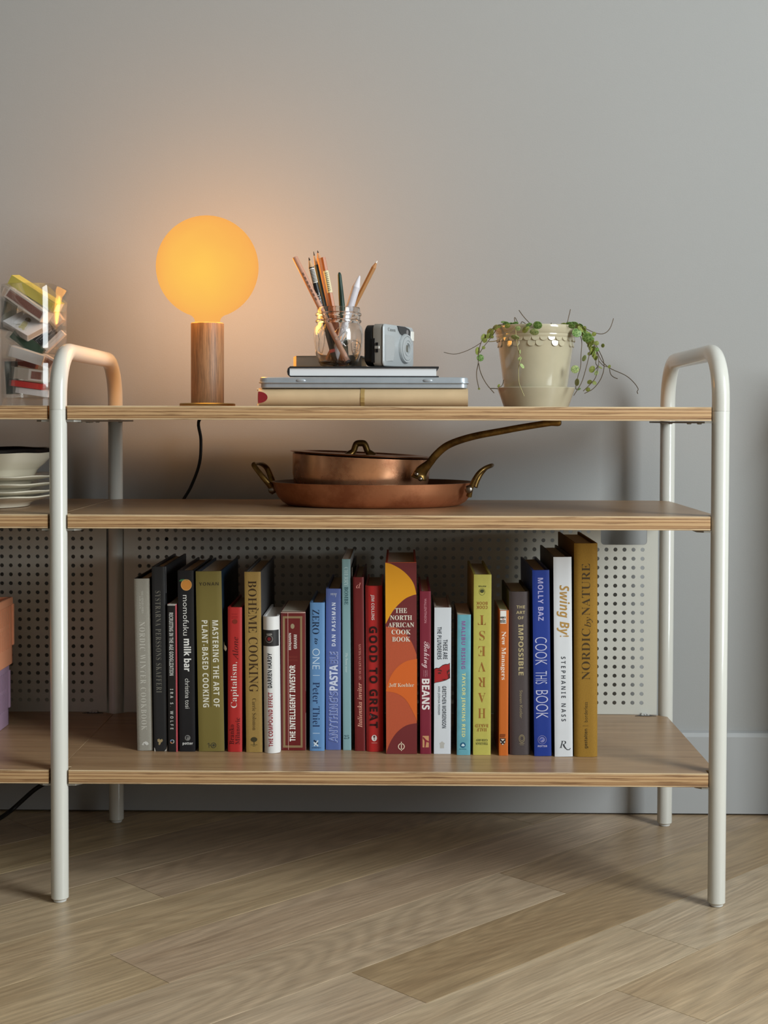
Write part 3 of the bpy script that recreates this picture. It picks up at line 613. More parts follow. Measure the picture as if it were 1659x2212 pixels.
for body, y0, y1, fill in (("ANYTHING'S", 1480, 1972, 0), ('PASTA', 1260, 1495, 1), ('BLE', 1140, 1250, 0)):
    x0, x1 = {"ANYTHING'S": (641, 720), 'PASTA': (644, 722), 'BLE': (645, 722)}[body]
    y0 = 1505 if body[0] == 'A' else y0
    T('pastable', body, 'bold', (210, 216, 236), 'B', x0, y0, x1, y1, 'u', off=.02)
    if not fill: T('pastable', body, 'bold', (88, 108, 180), 'B', x0+3, y0+3, x1-3, y1-3, 'u', off=-.012, lift=.0007)
T('pastable', 'Mariner', 'scr', (190, 198, 224), 'B', 655, 600, 712, 640, 'f', 'publisher_name')
book('cherry', 'tall thin pale-turquoise magazine numbered 25', 'B', (758, 290), (838, 290), (769, 2045), (847, 2045), .17, (136, 178, 186), hard=False, bulge=.0005, side=(150, 150, 146), pages=PAGEW)
T('cherry', 'CHERRY', 'serif', (190, 214, 216), 'B', 780, 362, 817, 535, 'd'); T('cherry', 'BOMBE', 'serifb', (44, 84, 92), 'B', 782, 545, 818, 708, 'd')
T('cherry', 'The home issue', 'ital', (214, 230, 230), 'B', 792, 1148, 814, 1328, 'd', 'issue_note'); T('cherry', '25', 'serif', (40, 70, 84), 'B', 780, 1905, 826, 1940, 'h', 'issue_number')
book('thinmag', 'very thin dark booklet squeezed behind the pale-turquoise magazine spine', 'F', (759.6, 1226), (761.4, 1226), (761.2, 1616), (763.4, 1616), .18, (120, 112, 100), hard=False, bulge=.0001, side=(36, 32, 30))
book('italienska', 'dark red book with pink italic lettering, just left of the bright red book', 'B', (863, 457), (957, 457), (877, 2052), (976, 2052), .19, (122, 28, 30), bulge=.001, rough=.4)
T('italienska', 'd', 'ital', (222, 150, 140), 'B', 890, 505, 932, 556, 'h', 'publisher_mark')
T('italienska', 'SIV OCH KEVAN NILSON', 'serif', (208, 138, 124), 'B', 914, 1068, 936, 1395, 'u', 'author_name'); T('italienska', 'Italienska inviter', 'itab', (222, 160, 140), 'B', 902, 1425, 944, 1835, 'u')
book('goodtogreat', 'bright red book with heavy black capitals down a rounded spine', 'B', (964, 537), (1140, 537), (982, 2060), (1140, 2060), .155, (214, 38, 38), bulge=.005, pw=3.2, rough=.38)
T('goodtogreat', 'JIM COLLINS', 'bold', (228, 210, 206), 'B', 1023, 615, 1058, 848, 'd', 'author_name', lift=.0007); T('goodtogreat', 'GOOD TO GREAT', 'heavy', (44, 8, 10), 'B', 1012, 905, 1088, 1840, 'd', space=1.15, lift=.0007)
RING('goodtogreat', (232, 222, 218), 'B', 1057, 1932, 25, 24.9, sy=1.15, lift=.0005); BAND('goodtogreat', (90, 50, 50), 'B', 1055, 1918, 1060, 1950, 'publisher_mark', .0008); DISC('goodtogreat', (90, 50, 50), 'B', 1057, 1918, 9, lift=.0008); BAND('goodtogreat', (220, 160, 150), 'B', 1032, 1974, 1084, 1978, 'publisher_mark', .0005)
book('northafrican', 'thick maroon, orange and yellow cookbook with arc shapes on its spine', 'C', (50, 320), (341, 320), (60, 2080), (345, 2080), .20, (206, 84, 46), bulge=0, rough=.6, side=(168, 62, 36), noise=(400, .04))
def sp2(pts, k=6): return [(p.x, p.y) for p in spline([(a, b_, 0) for a, b_ in pts], k)]
MAR, ORA, YEL, BRI = (112, 40, 42), (212, 100, 38), (228, 156, 28), (168, 70, 40)
POLY('northafrican', MAR, 'C', [(52, 322), (339, 322)]+sp2([(341, 1165), (300, 1060), (235, 965), (150, 918), (54, 908)]), 'arc_print', .0002)
POLY('northafrican', YEL, 'C', sp2([(52, 322), (110, 335), (200, 385), (270, 450), (315, 520), (338, 612)])+sp2([(338, 612), (300, 622), (230, 655), (150, 730), (100, 800), (55, 885)])[1:], 'arc_print', .0003)
POLY('northafrican', ORA, 'C', sp2([(344, 1205), (250, 1225), (170, 1275), (110, 1350), (75, 1430), (57, 1500)])+sp2([(57, 1503), (150, 1520), (230, 1570), (290, 1660), (344, 1775)])[1:], 'arc_print', .0002)
POLY('northafrican', MAR, 'C', sp2([(344, 1795), (250, 1815), (170, 1870), (110, 1950), (75, 2030), (62, 2078)])+[(344, 2078)], 'arc_print', .0002)
for i, (w_, x0, x1) in enumerate((('THE', 143, 252), ('NORTH', 97, 298), ('AFRICAN', 79, 317), ('COOK', 109, 286), ('BOOK', 115, 282))): T('northafrican', w_, 'serifb', (232, 222, 206), 'C', x0, 738+i*66, x1, 782+i*66, 'h', lift=.0006)
T('northafrican', 'Jeff Koehler', 'serifb', (234, 206, 178), 'C', 84, 1428, 316, 1466, 'h', 'author_name', lift=.0006)
RING('northafrican', (230, 204, 180), 'C', 200, 2010, 31, 8, lift=.0006); BAND('northafrican', (230, 204, 180), 'C', 196, 1966, 204, 2050, 'publisher_mark', .0006)
book('beans', 'crimson cookbook with white script and bold capitals, beside the thick arc-patterned book', 'C', (368, 586), (471, 586), (372, 2080), (475, 2080), .19, (140, 32, 56), bulge=.0006, rough=.45)
T('beans', 'WALLENTINSON', 'sans', (214, 150, 160), 'C', 410, 650, 432, 875, 'd', 'author_name'); T('beans', 'Baking', 'scr', (228, 196, 200), 'C', 385, 1045, 460, 1290, 'd'); T('beans', 'WITH', 'sans', (206, 150, 160), 'C', 416, 1308, 430, 1368, 'd'); T('beans', 'BEANS', 'heavy', (232, 222, 220), 'C', 388, 1388, 460, 1672, 'd')
for xx in (405, 438): BAND('beans', (206, 150, 160), 'C', xx, 1308, xx+2, 1368, 'rule_line')
POLY('beans', (200, 146, 104), 'C', [(395, 1912), (452, 1912), (452, 2018), (395, 2018)], 'publisher_mark'); POLY('beans', (140, 32, 56), 'C', [(402, 1920), (430, 1950), (452, 1962), (452, 1972), (430, 1966), (422, 2016), (414, 2016), (416, 1958), (398, 1930)], 'publisher_mark', .0005)
book('plunderers', 'off-white book with a torn red face picture across its spine', 'C', (495, 735), (665, 735), (498, 2080), (655, 2080), .15, (212, 216, 222), bulge=.0003, pw=6, rough=.4, side=(168, 160, 148), pages=PAGEW)
T('plunderers', 'THE PLUNDERERS', 'bold', (40, 48, 58), 'C', 530, 912, 569, 1210, 'd'); T('plunderers', 'THESE ARE', 'bold', (40, 48, 58), 'C', 583, 1028, 624, 1207, 'd')
T('plunderers', 'GRETCHEN MORGENSON', 'bold', (50, 56, 64), 'C', 574, 1456, 612, 1842, 'd', 'author_name'); T('plunderers', 'AND JOSHUA ROSNER', 'bold', (100, 106, 114), 'C', 532, 1456, 556, 1720, 'd', 'author_name')
FP = [(503, 1296), (520, 1286), (545, 1288), (580, 1260), (605, 1252), (630, 1252), (646, 1240), (648, 1382), (610, 1402), (560, 1416), (515, 1424), (503, 1430)]
POLY('plunderers', (60, 30, 30), 'C', FP, 'red_face_picture', .0003); POLY('plunderers', (168, 34, 38), 'C', [(x+(3 if x < 575 else -3), y+(7 if y < 1350 else -5)) for x, y in FP], 'red_face_picture', .0004)
for pts in ([(526, 1312), (548, 1302), (572, 1310), (572, 1322), (548, 1314)], [(534, 1332), (552, 1326), (568, 1332), (560, 1342), (540, 1342)], [(618, 1318), (640, 1300), (646, 1302), (646, 1318), (630, 1330), (622, 1350)], [(626, 1350), (646, 1336), (646, 1378), (628, 1388), (632, 1368)], [(570, 1392), (612, 1388), (596, 1402)]): POLY('plunderers', (78, 30, 30), 'C', pts, 'red_face_picture', .0006)
POLY('plunderers', (184, 182, 176), 'C', [(556, 2026), (592, 2026), (592, 1995), (600, 1980), (586, 1972), (574, 1962), (562, 1972), (550, 1980), (556, 1995)], 'publisher_mark')
book('malibu', 'small aqua paperback with violet and yellow capitals', 'C', (708, 800), (838, 800), (709, 2090), (835, 2090), .13, (104, 180, 196), hard=False, bulge=.0008, side=(176, 164, 144), rough=.4, noise=(70, .10))
T('malibu', 'MALIBU RISING', 'bold', (140, 84, 150), 'C', 752, 858, 788, 1298, 'd', space=1.15); T('malibu', 'TAYLOR JENKINS REID', 'bold', (226, 222, 150), 'C', 748, 1335, 788, 1922, 'd', 'author_name', space=1.1)
RING('malibu', (26, 92, 128), 'C', 766, 1996, 25, 24.9, lift=.0004); POLY('malibu', (206, 226, 232), 'C', [(750, 2004), (755, 1992), (766, 1982), (778, 1992), (783, 2004), (768, 2008)], 'publisher_mark', .0006)
T('malibu', 'BALLANTINE', 'sans', (40, 104, 130), 'C', 734, 2030, 797, 2038, 'h', 'publisher_name')
m = MB(); q = BOOKS['malibu']; w2 = q['w']/2
for z0_, z1_ in ((q['h']*.885, q['h']-.001), (q['h']*.33, q['h']*.385)): m.box(-w2-.0004, -w2+.0001, .002, .02, z0_, z1_)
m.build('maroon_cover_print', col((110, 30, 44)), q['t'], 0)
book('harvest', 'yellow-green cookbook with upside-down brown lettering', 'C', (862, 432), (1027, 432), (858, 2090), (1022, 2090), .20, (204, 194, 84), bulge=.0005, rough=.55, noise=(150, .03))
BR, OL = (150, 96, 40), (66, 70, 36)
for i, ch in enumerate('HARVEST'):
    yc = 1705-i*142.7; T('harvest', ch, 'serif', BR, 'C', 905 if ch != 'S' else 916, yc-44, 975 if ch != 'S' else 967, yc+44, 'f')
T('harvest', 'POTTER', 'bold', OL, 'C', 908, 530, 978, 545, 'f', 'publisher_name'); RING('harvest', OL, 'C', 942, 588, 27, 2, sy=1.2); DISC('harvest', OL, 'C', 942, 582, 18, sy=.9, lift=.0004)
T('harvest', 'COOK', 'bold', BR, 'C', 890, 716, 992, 746, 'f'); T('harvest', 'BOOK', 'bold', BR, 'C', 890, 680, 992, 708, 'f')
T('harvest', 'HALF', 'serifb', BR, 'C', 893, 1842, 985, 1872, 'f'); T('harvest', 'BAKED', 'serifb', BR, 'C', 878, 1805, 1000, 1834, 'f')
T('harvest', 'TIEGHAN', 'serifb', OL, 'C', 883, 1972, 995, 1994, 'f', 'author_name'); T('harvest', 'GERARD', 'serifb', OL, 'C', 888, 1942, 992, 1962, 'f', 'author_name')
book('managers', 'small orange paperback with a white label at the top of its spine', 'D', (160, 815), (234, 815), (154, 2100), (237, 2100), .12, (224, 108, 32), hard=False, bulge=.0006, rough=.35, side=(200, 84, 24), pages=PAGEW)
BAND('managers', (232, 228, 222), 'D', 166, 817, 220, 930, 'white_label'); T('managers', "HBR'S", 'heavy', (30, 28, 28), 'D', 168, 868, 216, 884, 'h', 'label_text', lift=.0006); T('managers', '10', 'bold', (200, 60, 50), 'D', 182, 887, 202, 895, 'h', 'label_text', lift=.0006); T('managers', 'MUST', 'heavy', (30, 28, 28), 'D', 168, 898, 216, 910, 'h', 'label_text', lift=.0006); T('managers', 'READS', 'heavy', (30, 28, 28), 'D', 168, 912, 216, 922, 'h', 'label_text', lift=.0006)
T('managers', 'New Managers', 'serifb', (240, 222, 206), 'D', 168, 1000, 216, 1428, 'd')
for i, w_ in enumerate(('HARVARD', 'BUSINESS', 'REVIEW', 'PRESS')): T('managers', w_, 'heavy', (86, 36, 20), 'D', 164, 1908+i*8, 212-(i == 3)*8, 1914+i*8, 'h', 'publisher_name')
POLY('managers', (50, 40, 36), 'D', [(163, 1945), (214, 1945), (212, 1985), (188, 2008), (165, 1985)], 'publisher_mark'); 
for pts in ([(170, 1952), (207, 1952), (188, 1968)], [(167, 1968), (180, 1980), (168, 1986)], [(209, 1968), (196, 1980), (208, 1986)], [(188, 1990), (196, 1998), (188, 2004), (180, 1998)]): POLY('managers', (228, 214, 200), 'D', pts, 'publisher_mark', .0005)
book('impossible', 'dark brown-grey book with gold sans-serif capitals', 'D', (245, 650), (425, 650), (250, 2095), (432, 2095), .15, (72, 62, 62), bulge=.0035, pw=3.5, rough=.6, side=(60, 50, 36), noise=(600, .06))
GO = (182, 166, 124)
for w_, x0, x1, y0 in (('THE', 310, 386, 770), ('ART', 308, 386, 818), ('OF', 322, 374, 866)): T('impossible', w_, 'bold', GO, 'D', x0, y0, x1, y0+26, 'h')
T('impossible', 'IMPOSSIBLE', 'bold', GO, 'D', 327, 938, 372, 1388, 'd', space=1.05); T('impossible', 'Steven Kotler', 'sans', (150, 136, 104), 'D', 338, 1520, 364, 1768, 'd', 'author_name')
RING('impossible', (150, 136, 104), 'D', 357, 1948, 26, 4, sy=1.4); RING('impossible', (150, 136, 104), 'D', 357, 1946, 17, 3, sy=1.4); BAND('impossible', (150, 136, 104), 'D', 334, 1990, 380, 1994, 'publisher_mark'); BAND('impossible', (150, 136, 104), 'D', 340, 2002, 374, 2005, 'publisher_mark')
book('cookthis', 'cobalt blue cookbook with thin pale lettering', 'D', (445, 460), (606, 460), (468, 2105), (621, 2105), .20, (24, 56, 158), bulge=.0008, rough=.42)
T('cookthis', 'MOLLY BAZ', 'bold', (176, 172, 214), 'D', 500, 525, 548, 905, 'd', 'author_name', space=1.1)
for w_, x0, x1, y0, y1 in (('COOK', 475, 580, 1050, 1298), ('THIS', 478, 580, 1350, 1465), ('BOOK', 482, 590, 1520, 1770)): T('cookthis', w_, 'sans', (196, 196, 222), 'D', x0, y0, x1, y1, 'd', off=-.013)
RING('cookthis', (150, 146, 190), 'D', 537, 1958, 38, 3); DISC('cookthis', (128, 128, 178), 'D', 537, 1958, 24); POLY('cookthis', (24, 56, 158), 'D', [(522, 1950), (545, 1946), (548, 1955), (530, 1958), (528, 1972), (520, 1968)], 'publisher_mark', .0005); T('cookthis', 'POTTER', 'bold', (190, 186, 218), 'D', 499, 2006, 582, 2024, 'h', 'publisher_name')
book('swingby', 'tall white book with gold handwritten title and spaced black capitals', 'D', (635, 343), (799, 343), (648, 2110), (810, 2110), .195, (216, 218, 222), bulge=.0008, rough=.5, side=(70, 60, 52), noise=(40, .02), pages=PAGEW)
T('swingby', 'Swing By!', 'sansi', (176, 136, 70), 'D', 666, 590, 782, 1048, 'd'); T('swingby', 'STEPHANIE NASS', 'bold', (58, 62, 70), 'D', 706, 1222, 746, 1795, 'd', 'author_name', space=1.6)
T('swingby', 'R', 'ital', (48, 52, 60), 'D', 690, 1968, 750, 2030, 'h', 'publisher_mark')
POLY('swingby', (48, 52, 60), 'D', [(728, 2004), (742, 2026), (760, 2042), (778, 2042), (786, 2030), (790, 2034), (780, 2048), (758, 2048), (736, 2030), (720, 2004)], 'publisher_mark', .0004)
book('nordicnature', 'thick mustard cloth book with large dark serif capitals, last at the right end', 'D', (820, 222), (1032, 222), (820, 2112), (1030, 2112), .21, (164, 118, 26), bulge=.004, pw=5, rough=.8, side=(120, 84, 22), noise=(700, .09))
T('nordicnature', 'NATURE', 'serif', (62, 44, 14), 'D', 888, 400, 962, 858, 'u'); T('nordicnature', 'by', 'ital', (62, 44, 14), 'D', 912, 872, 986, 960, 'u'); T('nordicnature', 'NORDIC', 'serif', (62, 44, 14), 'D', 888, 975, 962, 1428, 'u')
T('nordicnature', 'gestalten', 'bold', (62, 48, 18), 'D', 908, 1862, 946, 2035, 'u', 'publisher_name'); T('nordicnature', 'borderless', 'sans', (70, 54, 20), 'D', 908, 1625, 940, 1802, 'u', 'publisher_name'); BAND('nordicnature', (70, 54, 20), 'D', 895, 1834, 945, 1837, 'rule_line')

# ================================================================ COPPER PANS
def metal(name, rgb, rough, dark, scale, stain=.5):
    m = bpy.data.materials.new(name); m.use_nodes = True; nt = m.node_tree; L = nt.links.new; b = nt.nodes['Principled BSDF']
    b.inputs['Metallic'].default_value = .8
    tc = nt.nodes.new('ShaderNodeTexCoord'); n = nt.nodes.new('ShaderNodeTexNoise'); n.inputs['Scale'].default_value = scale; n.inputs['Detail'].default_value = 6; n.inputs['Roughness'].default_value = .65; L(tc.outputs['Object'], n.inputs[0])
    r = nt.nodes.new('ShaderNodeValToRGB'); r.color_ramp.elements[0].position = .36; r.color_ramp.elements[1].position = .56; r.color_ramp.elements[0].color = (*lin(dark), 1); r.color_ramp.elements[1].color = (*lin(rgb), 1)
    L(n.outputs['Fac'], r.inputs[0]); L(r.outputs[0], b.inputs['Base Color'])
    rr = nt.nodes.new('ShaderNodeMapRange'); rr.inputs[3].default_value = rough+.18; rr.inputs[4].default_value = rough-.05; L(n.outputs['Fac'], rr.inputs[0]); L(rr.outputs[0], b.inputs['Roughness'])
    bp = nt.nodes.new('ShaderNodeBump'); bp.inputs['Strength'].default_value = .08; bp.inputs['Distance'].default_value = .001; L(n.outputs['Fac'], bp.inputs['Height']); L(bp.outputs[0], b.inputs['Normal'])
    return m
COP1 = metal('aged_copper', (204, 138, 98), .38, (166, 102, 68), 16); COP2 = metal('polished_copper', (220, 160, 120), .2, (170, 112, 80), 22)
TIN = mat('dark_tin_lining', (92, 76, 62), .45, metal=.9); BRASS = metal('aged_brass', (142, 112, 58), .3, (84, 62, 32), 30)
GY = .236; g = P(807, 1060, GY); s = SC(GY)
dish = thing('copper_gratin_dish', 'wide shallow copper dish with two dark loop handles on the middle shelf', 'pan', (g.x, GY, ZM))
hr = P(807, 1040, GY).z-ZM; RD = 220*s; OV = .80
prof_o = [(1e-5, 0), (RD*.80, 0), (RD*.855, .0015), (RD*.90, hr*.16), (RD*.94, hr*.36), (RD*.968, hr*.6), (RD*.985, hr*.82), (RD, hr)]
prof_i = [(RD-.0025, hr+.0002), (RD*.985-.0035, hr*.82), (RD*.94-.0035, hr*.38), (RD*.86, .004), (RD*.8, .0032), (1e-5, .0032)]
OVM = Matrix.Diagonal((1, OV, 1, 1))
MB().lathe(prof_o+[(RD, hr)], 72, OVM).build('dish_body', COP1, dish, 60)
MB().lathe([(RD, hr)]+prof_i, 72, OVM).build('tin_lining', TIN, dish, 60)
go = Vector((g.x, GY, ZM))
def loop_handle(pts, parent, org):
    q = [Vector(p)-org for p in spline(pts, 6)]
    k = len(q); return MB().tube(q, [.0052-.0014*math.sin(PI*i/(k-1)) for i in range(k)], 12, flat=.8).build('loop_handle', BRASS, parent, 60)
h1 = loop_handle([P(593, 1064, .225), P(583, 1048, .222), P(570, 1033, .22), P(558, 1018, .222), P(548, 1004, .228), P(552, 1001, .245), P(562, 1001, .272), P(574, 1008, .286), P(582, 1022, .288), P(590, 1044, .285)], dish, go)
h2 = loop_handle([P(1013, 1072, .172), P(1018, 1052, .168), P(1026, 1034, .166), P(1036, 1020, .166), P(1048, 1011, .17), P(1060, 1006, .182), P(1061, 1006, .215), P(1050, 1011, .228), P(1040, 1022, .232), P(1031, 1038, .23), P(1026, 1052, .228)], dish, go)
for pts_, Yc in (((588, 1058), .222), ((1013, 1057), .165)):
    c_ = P(*pts_, Yc)-go
    MB().sphere(c_, .0062, 14, sy=.7).build('rivet', mat('steel_rivet', (150, 140, 128), .3, metal=1), dish, 60)
PY = .236; pc = P(777, 1010, PY); s2 = SC(PY); RP = 149*s2
tl_ = math.radians(2.6)
pan = thing('copper_saute_pan', 'lidded copper pan with a long brass handle, set inside the wide copper dish', 'pan', (pc.x, PY, ZM+.0045+RP*.80*math.sin(tl_)), (0, tl_, 0))
bpy.context.view_layer.update()
porg = pan.location.copy(); pinv = pan.matrix_basis.inverted()
hp = P(777, 984, PY).z-porg.z
MB().lathe([(1e-5, 0), (RP*.83, 0), (RP*.875, .002), (RP*.925, .010), (RP*.965, .022), (RP*.99, .036), (RP, hp-.001), (RP-.002, hp-.001), (RP*.965, .03), (RP*.88, .006), (1e-5, .003)], 72).build('pan_body', COP2, pan, 50)
lid = MB().lathe([(1e-5, hp+.0012), (RP*.80, hp+.0008), (RP*.84, hp+.0016), (RP*.86, hp+.0034), (RP*.88, hp+.0040), (RP+.0035, hp+.0032), (RP+.004, hp+.0016), (RP-.003, hp-.0002), (1e-5, hp-.0004)], 72).build('lid', mat('lid_copper', (150, 104, 76), .26, metal=1), pan, 40)
lk = [P(752, 987, PY), P(757, 981, PY), P(764, 974, PY), P(768, 963, PY), P(772, 958, PY), P(785, 957.5, PY), P(790, 963, PY), P(794, 974, PY), P(800, 981, PY), P(806, 987, PY)]
lk = [pinv @ Vector(p)+Vector((0, -.006, 0)) for p in spline(lk, 5)]; k = len(lk)
MB().tube(lk, [.0078-.0030*min(1, min(i, k-1-i)/9) for i in range(k)], 12, flat=1.4).build('lid_knob', BRASS, lid, 60)
hd = [P(904, 1034, .146), P(908, 1022, .145), P(916, 1012, .141), P(928, 1000, .135), P(938, 987, .130), P(953, 972, .125), P(970, 960.5, .119), P(997, 950, .112), P(1033, 940.5, .104), P(1079, 932, .095), P(1125, 923.5, .086), P(1182, 914.5, .076), P(1212, 911.5, .070)]
hq = [pinv @ Vector(p) for p in spline(hd, 5)]; k = len(hq)
rads = [.0105-.0060*min(1, i/15)**.8 if i < 15 else .0045-.0009*(i-15)/(k-15) for i in range(k)]; rads[0] = .009; rads[-4:] = [.0042, .0046, .0044, .0030]
hb = MB().tube(hq, rads, 14, flat=1.25).build('long_handle', BRASS, pan, 60)
for du, dv in ((900, 1024), (908, 1034)):
    c_ = pinv @ P(du, dv, .1335); MB().sphere(c_, .0036, 12).build('rivet', MATS['steel_rivet'], hb, 60)

# ================================================================ NOTEBOOK STACK, JAR, CAMERA
def rz(a): return Matrix.Rotation(a, 4, 'Z')
KY = .075; k0, k1 = P(556, 857, KY), P(1011, 857, KY); kw = k1.x-k0.x
kz = P(783, 838.5, KY).z-ZT
kraft = thing('kraft_notebook', 'kraft-bound sketchbook with red page ends lying at the bottom of the stack', 'book', ((k0.x+k1.x)/2, KY, ZT), (0, 0, math.radians(-1.2)))
KR = mat('kraft_cover', (200, 172, 134), .6, noise=(26, .06), bump=(160, .1))
kd = .21; tb = .002
sec = [(kd, 0), (.020, 0), (.008, .0012), (.002, kz*.25), (0, kz*.5), (.002, kz*.75), (.008, kz-.0012), (.020, kz), (kd, kz), (kd, kz-tb), (.020, kz-tb), (.010, kz-tb-.002), (.006, kz*.6), (.006, kz*.4), (.010, tb+.002), (.020, tb), (kd, tb)]
n_ = len(sec); m = MB()
x0, x1 = -kw/2, kw/2
m.add([(x, y, z) for x in (x0, x1) for y, z in sec], [(i, (i+1) % n_, n_+(i+1) % n_, n_+i) for i in range(n_)])
for o_ in (0, n_):
    h_ = [(j, j+1, 15-j, 16-j) for j in range(0, 8)]
    m.add([(x, y, z) for x in (x0, x1) for y, z in sec], [tuple(a+o_ for a in f) for f in h_])
m.build('cover', KR, kraft, 40)
pz_ = [(kd-.004, tb), (.022, tb), (.012, tb+.003), (.0085, kz*.5), (.012, kz-tb-.003), (.022, kz-tb), (kd-.004, kz-tb)]
m = MB(); n_ = len(pz_); m.add([(x, y, z) for x in (x0+.003, x1-.003) for y, z in pz_], [(i, (i+1) % n_, n_+(i+1) % n_, n_+i) for i in range(n_)]+[tuple(range(n_)), tuple(range(2*n_-1, n_-1, -1))])
m.build('red_page_ends', mat('dark_red_edge', (128, 20, 28), .6), kraft, 30)
# curled head-caps of the spine, seen on the left end
m = MB()
for zz, sg in ((kz-.001, 1), (.001, -1)):
    q = [Vector((x0-.0002, .002+.02*t, zz-sg*.0025*math.sin(t*PI))) for t in [i/6 for i in range(7)]]
    m.tube(q, .0013, 8)
pq = [Vector((x0+.0, .0015, kz*.12)), Vector((x0+.010, -.0012, kz*.22)), Vector((x0+.0145, -.0016, kz*.5)), Vector((x0+.010, -.0012, kz*.78)), Vector((x0, .0015, kz*.88))]
m.build('curled_headcap', KR, kraft, 50)
mr = MB(); arc = [(x0+.0008, kz*.20)]+[(x0+.0015+.0125*math.cos(a), kz*.5+kz*.31*math.sin(a)) for a in [-PI/2+PI*i/12 for i in range(13)]]+[(x0+.0008, kz*.80)]
def ksp(z): 
    t = abs(z/kz-.5)*2; return .002*t*t*1.0+.004*t**6
mr.add([(x, -.0006, z) for x, z in arc], [tuple(range(len(arc)))]); mr.build('red_page_ends', MATS['dark_red_edge'], kraft, 0)
bx = (P(783, 857, KY).x-(k0.x+k1.x)/2)
m = MB(); ys = [(.06, kz+.0005), (.02, kz+.0005), (.008, kz-.0007), (.0015, kz*.75), (-.0005, kz*.5), (.0015, kz*.25), (.008, .0008), (.02, .0002)]
m.add([(bx+dx_, y-.0003, z) for dx_ in (-.0028, .0028) for y, z in ys], [(i, i+1, len(ys)+i+1, len(ys)+i) for i in range(len(ys)-1)]); m.build('gold_band', mat('gold_ribbon', (168, 138, 84), .45), kraft, 30)
TY = .078; zt0 = ZT+kz; a_, b_ = P(559, 827, TY), P(1013, 827, TY)
tin = thing('pencil_tin', 'flat silver metal tin between the kraft sketchbook and black sketchbook', 'tin', ((a_.x+b_.x)/2, TY, zt0+.0002))
tw = b_.x-a_.x; zt1 = P(785, 815, TY).z-zt0; zm_ = P(785, 828, TY).z-zt0; td = .19
def rrect(w, d, r, n=6, y0=0):
    pts = []
    for cx_, cy_, a0 in ((w/2-r, y0+r, -PI/2), (w/2-r, y0+d-r, 0), (-w/2+r, y0+d-r, PI/2), (-w/2+r, y0+r, PI)):
        pts += [(cx_+r*math.cos(a0+PI/2*i/n), cy_+r*math.sin(a0+PI/2*i/n)) for i in range(n+1)]
    return pts
TINM = mat('silver_tin', (168, 174, 180), .36, metal=.35, noise=(60, .05))
def loft(m, rings, mi=0):
    n = len(rings[0]); vs = [p for r in rings for p in r]; fs = []
    for j in range(len(rings)-1): fs += [(j*n+i, j*n+(i+1) % n, (j+1)*n+(i+1) % n, (j+1)*n+i) for i in range(n)]
    fs += [tuple(range(n-1, -1, -1)), tuple(range((len(rings)-1)*n, len(rings)*n))]; m.add(vs, fs, mi=mi)
def ringz(w, d, r, z, y0=0): return [(x, y, z) for x, y in rrect(w, d, r, 6, y0)]
m = MB(); loft(m, [ringz(tw-.006, td-.006, .009, 0, .003), ringz(tw-.004, td-.004, .010, .001, .002), ringz(tw-.004, td-.004, .010, zm_-.0005, .002)]); m.build('tin_base', TINM, tin, 40)
m = MB(); loft(m, [ringz(tw, td, .012, zm_-.0004), ringz(tw+.002, td+.002, .013, zm_+.0003, -.001), ringz(tw+.002, td+.002, .013, zm_+.0012, -.001), ringz(tw-.001, td-.001, .012, zm_+.0018, .0005), ringz(tw-.0015, td-.0015, .012, zt1-.0012, .0007), ringz(tw-.004, td-.004, .011, zt1, .002)]); lidm = m.build('tin_lid', TINM, tin, 40)
for uu in (650, 924):
    c_ = P(uu, 822, TY)-tin.location; MB().sphere(Vector((c_.x, .0006, c_.z)), .0055, 12, sx=1.3, sy=.35, sz=.5).build('lid_dimple', TINM, lidm, 60)
BKY = .088; zb0 = zt0+.0002+zt1; a_, b_ = P(620, 804, BKY), P(948, 804, BKY); bw = b_.x-a_.x
bh = P(785, 791.5, BKY).z-zb0-.0002
blk = thing('black_sketchbook', 'black hardcover sketchbook with white pages lying on the silver tin', 'book', ((a_.x+b_.x)/2, BKY, zb0+.0003))
BLKM = mat('black_cloth_cover', (26, 25, 26), .55); bd = .15
m = MB(); sec = [(-bw/2+.006, 0), (bw/2, 0), (bw/2, .0022), (-bw/2+.006, .0022)]
for z0_, z1_ in ((0, .0018), (bh-.0026, bh)): m.box(-bw/2+.004, bw/2, 0, bd, z0_, z1_, bev=.0004)
q = [(-bw/2+.0045, 0), (-bw/2+.001, bh*.2), (-bw/2, bh*.5), (-bw/2+.001, bh*.8), (-bw/2+.0045, bh), (-bw/2+.0045, bh-.0018), (-bw/2+.003, bh*.75), (-bw/2+.0022, bh*.5), (-bw/2+.003, bh*.25), (-bw/2+.0045, .0018)]
n_ = 10; m.add([(x, y, z) for y in (0, bd) for x, z in q], [(i, (i+1) % n_, n_+(i+1) % n_, n_+i) for i in range(n_)]+[(j+o_*n_, j+1+o_*n_, 8-j+o_*n_, 9-j+o_*n_) for o_ in (0, 1) for j in range(4)])
m.build('cover', BLKM, blk, 40)
MB().box(-bw/2+.0035, bw/2-.0035, .003, bd-.003, .0018, bh-.0026).build('page_block', mat('white_pages', (222, 222, 224), .7, bump=(8, .05)), blk, 0)
ztop = blk.location.z+bh
GYK = .15; a_ = P(640, 780, GYK)
gb = thing('small_grey_book', 'small grey book lying behind the glass pencil jar', 'book', (a_.x, GYK, ztop+.0002), (0, 0, math.radians(-6)))
gh = P(660, 769, GYK).z-ztop; gw = .095; gdp = .085
m = MB(); m.box(0, gw, 0, .0025, 0, gh); m.box(0, gw, 0, gdp, gh-.002, gh); m.box(0, gw, 0, gdp, 0, .002); m.build('cover', mat('grey_cloth', (192, 188, 178), .7), gb, 0)
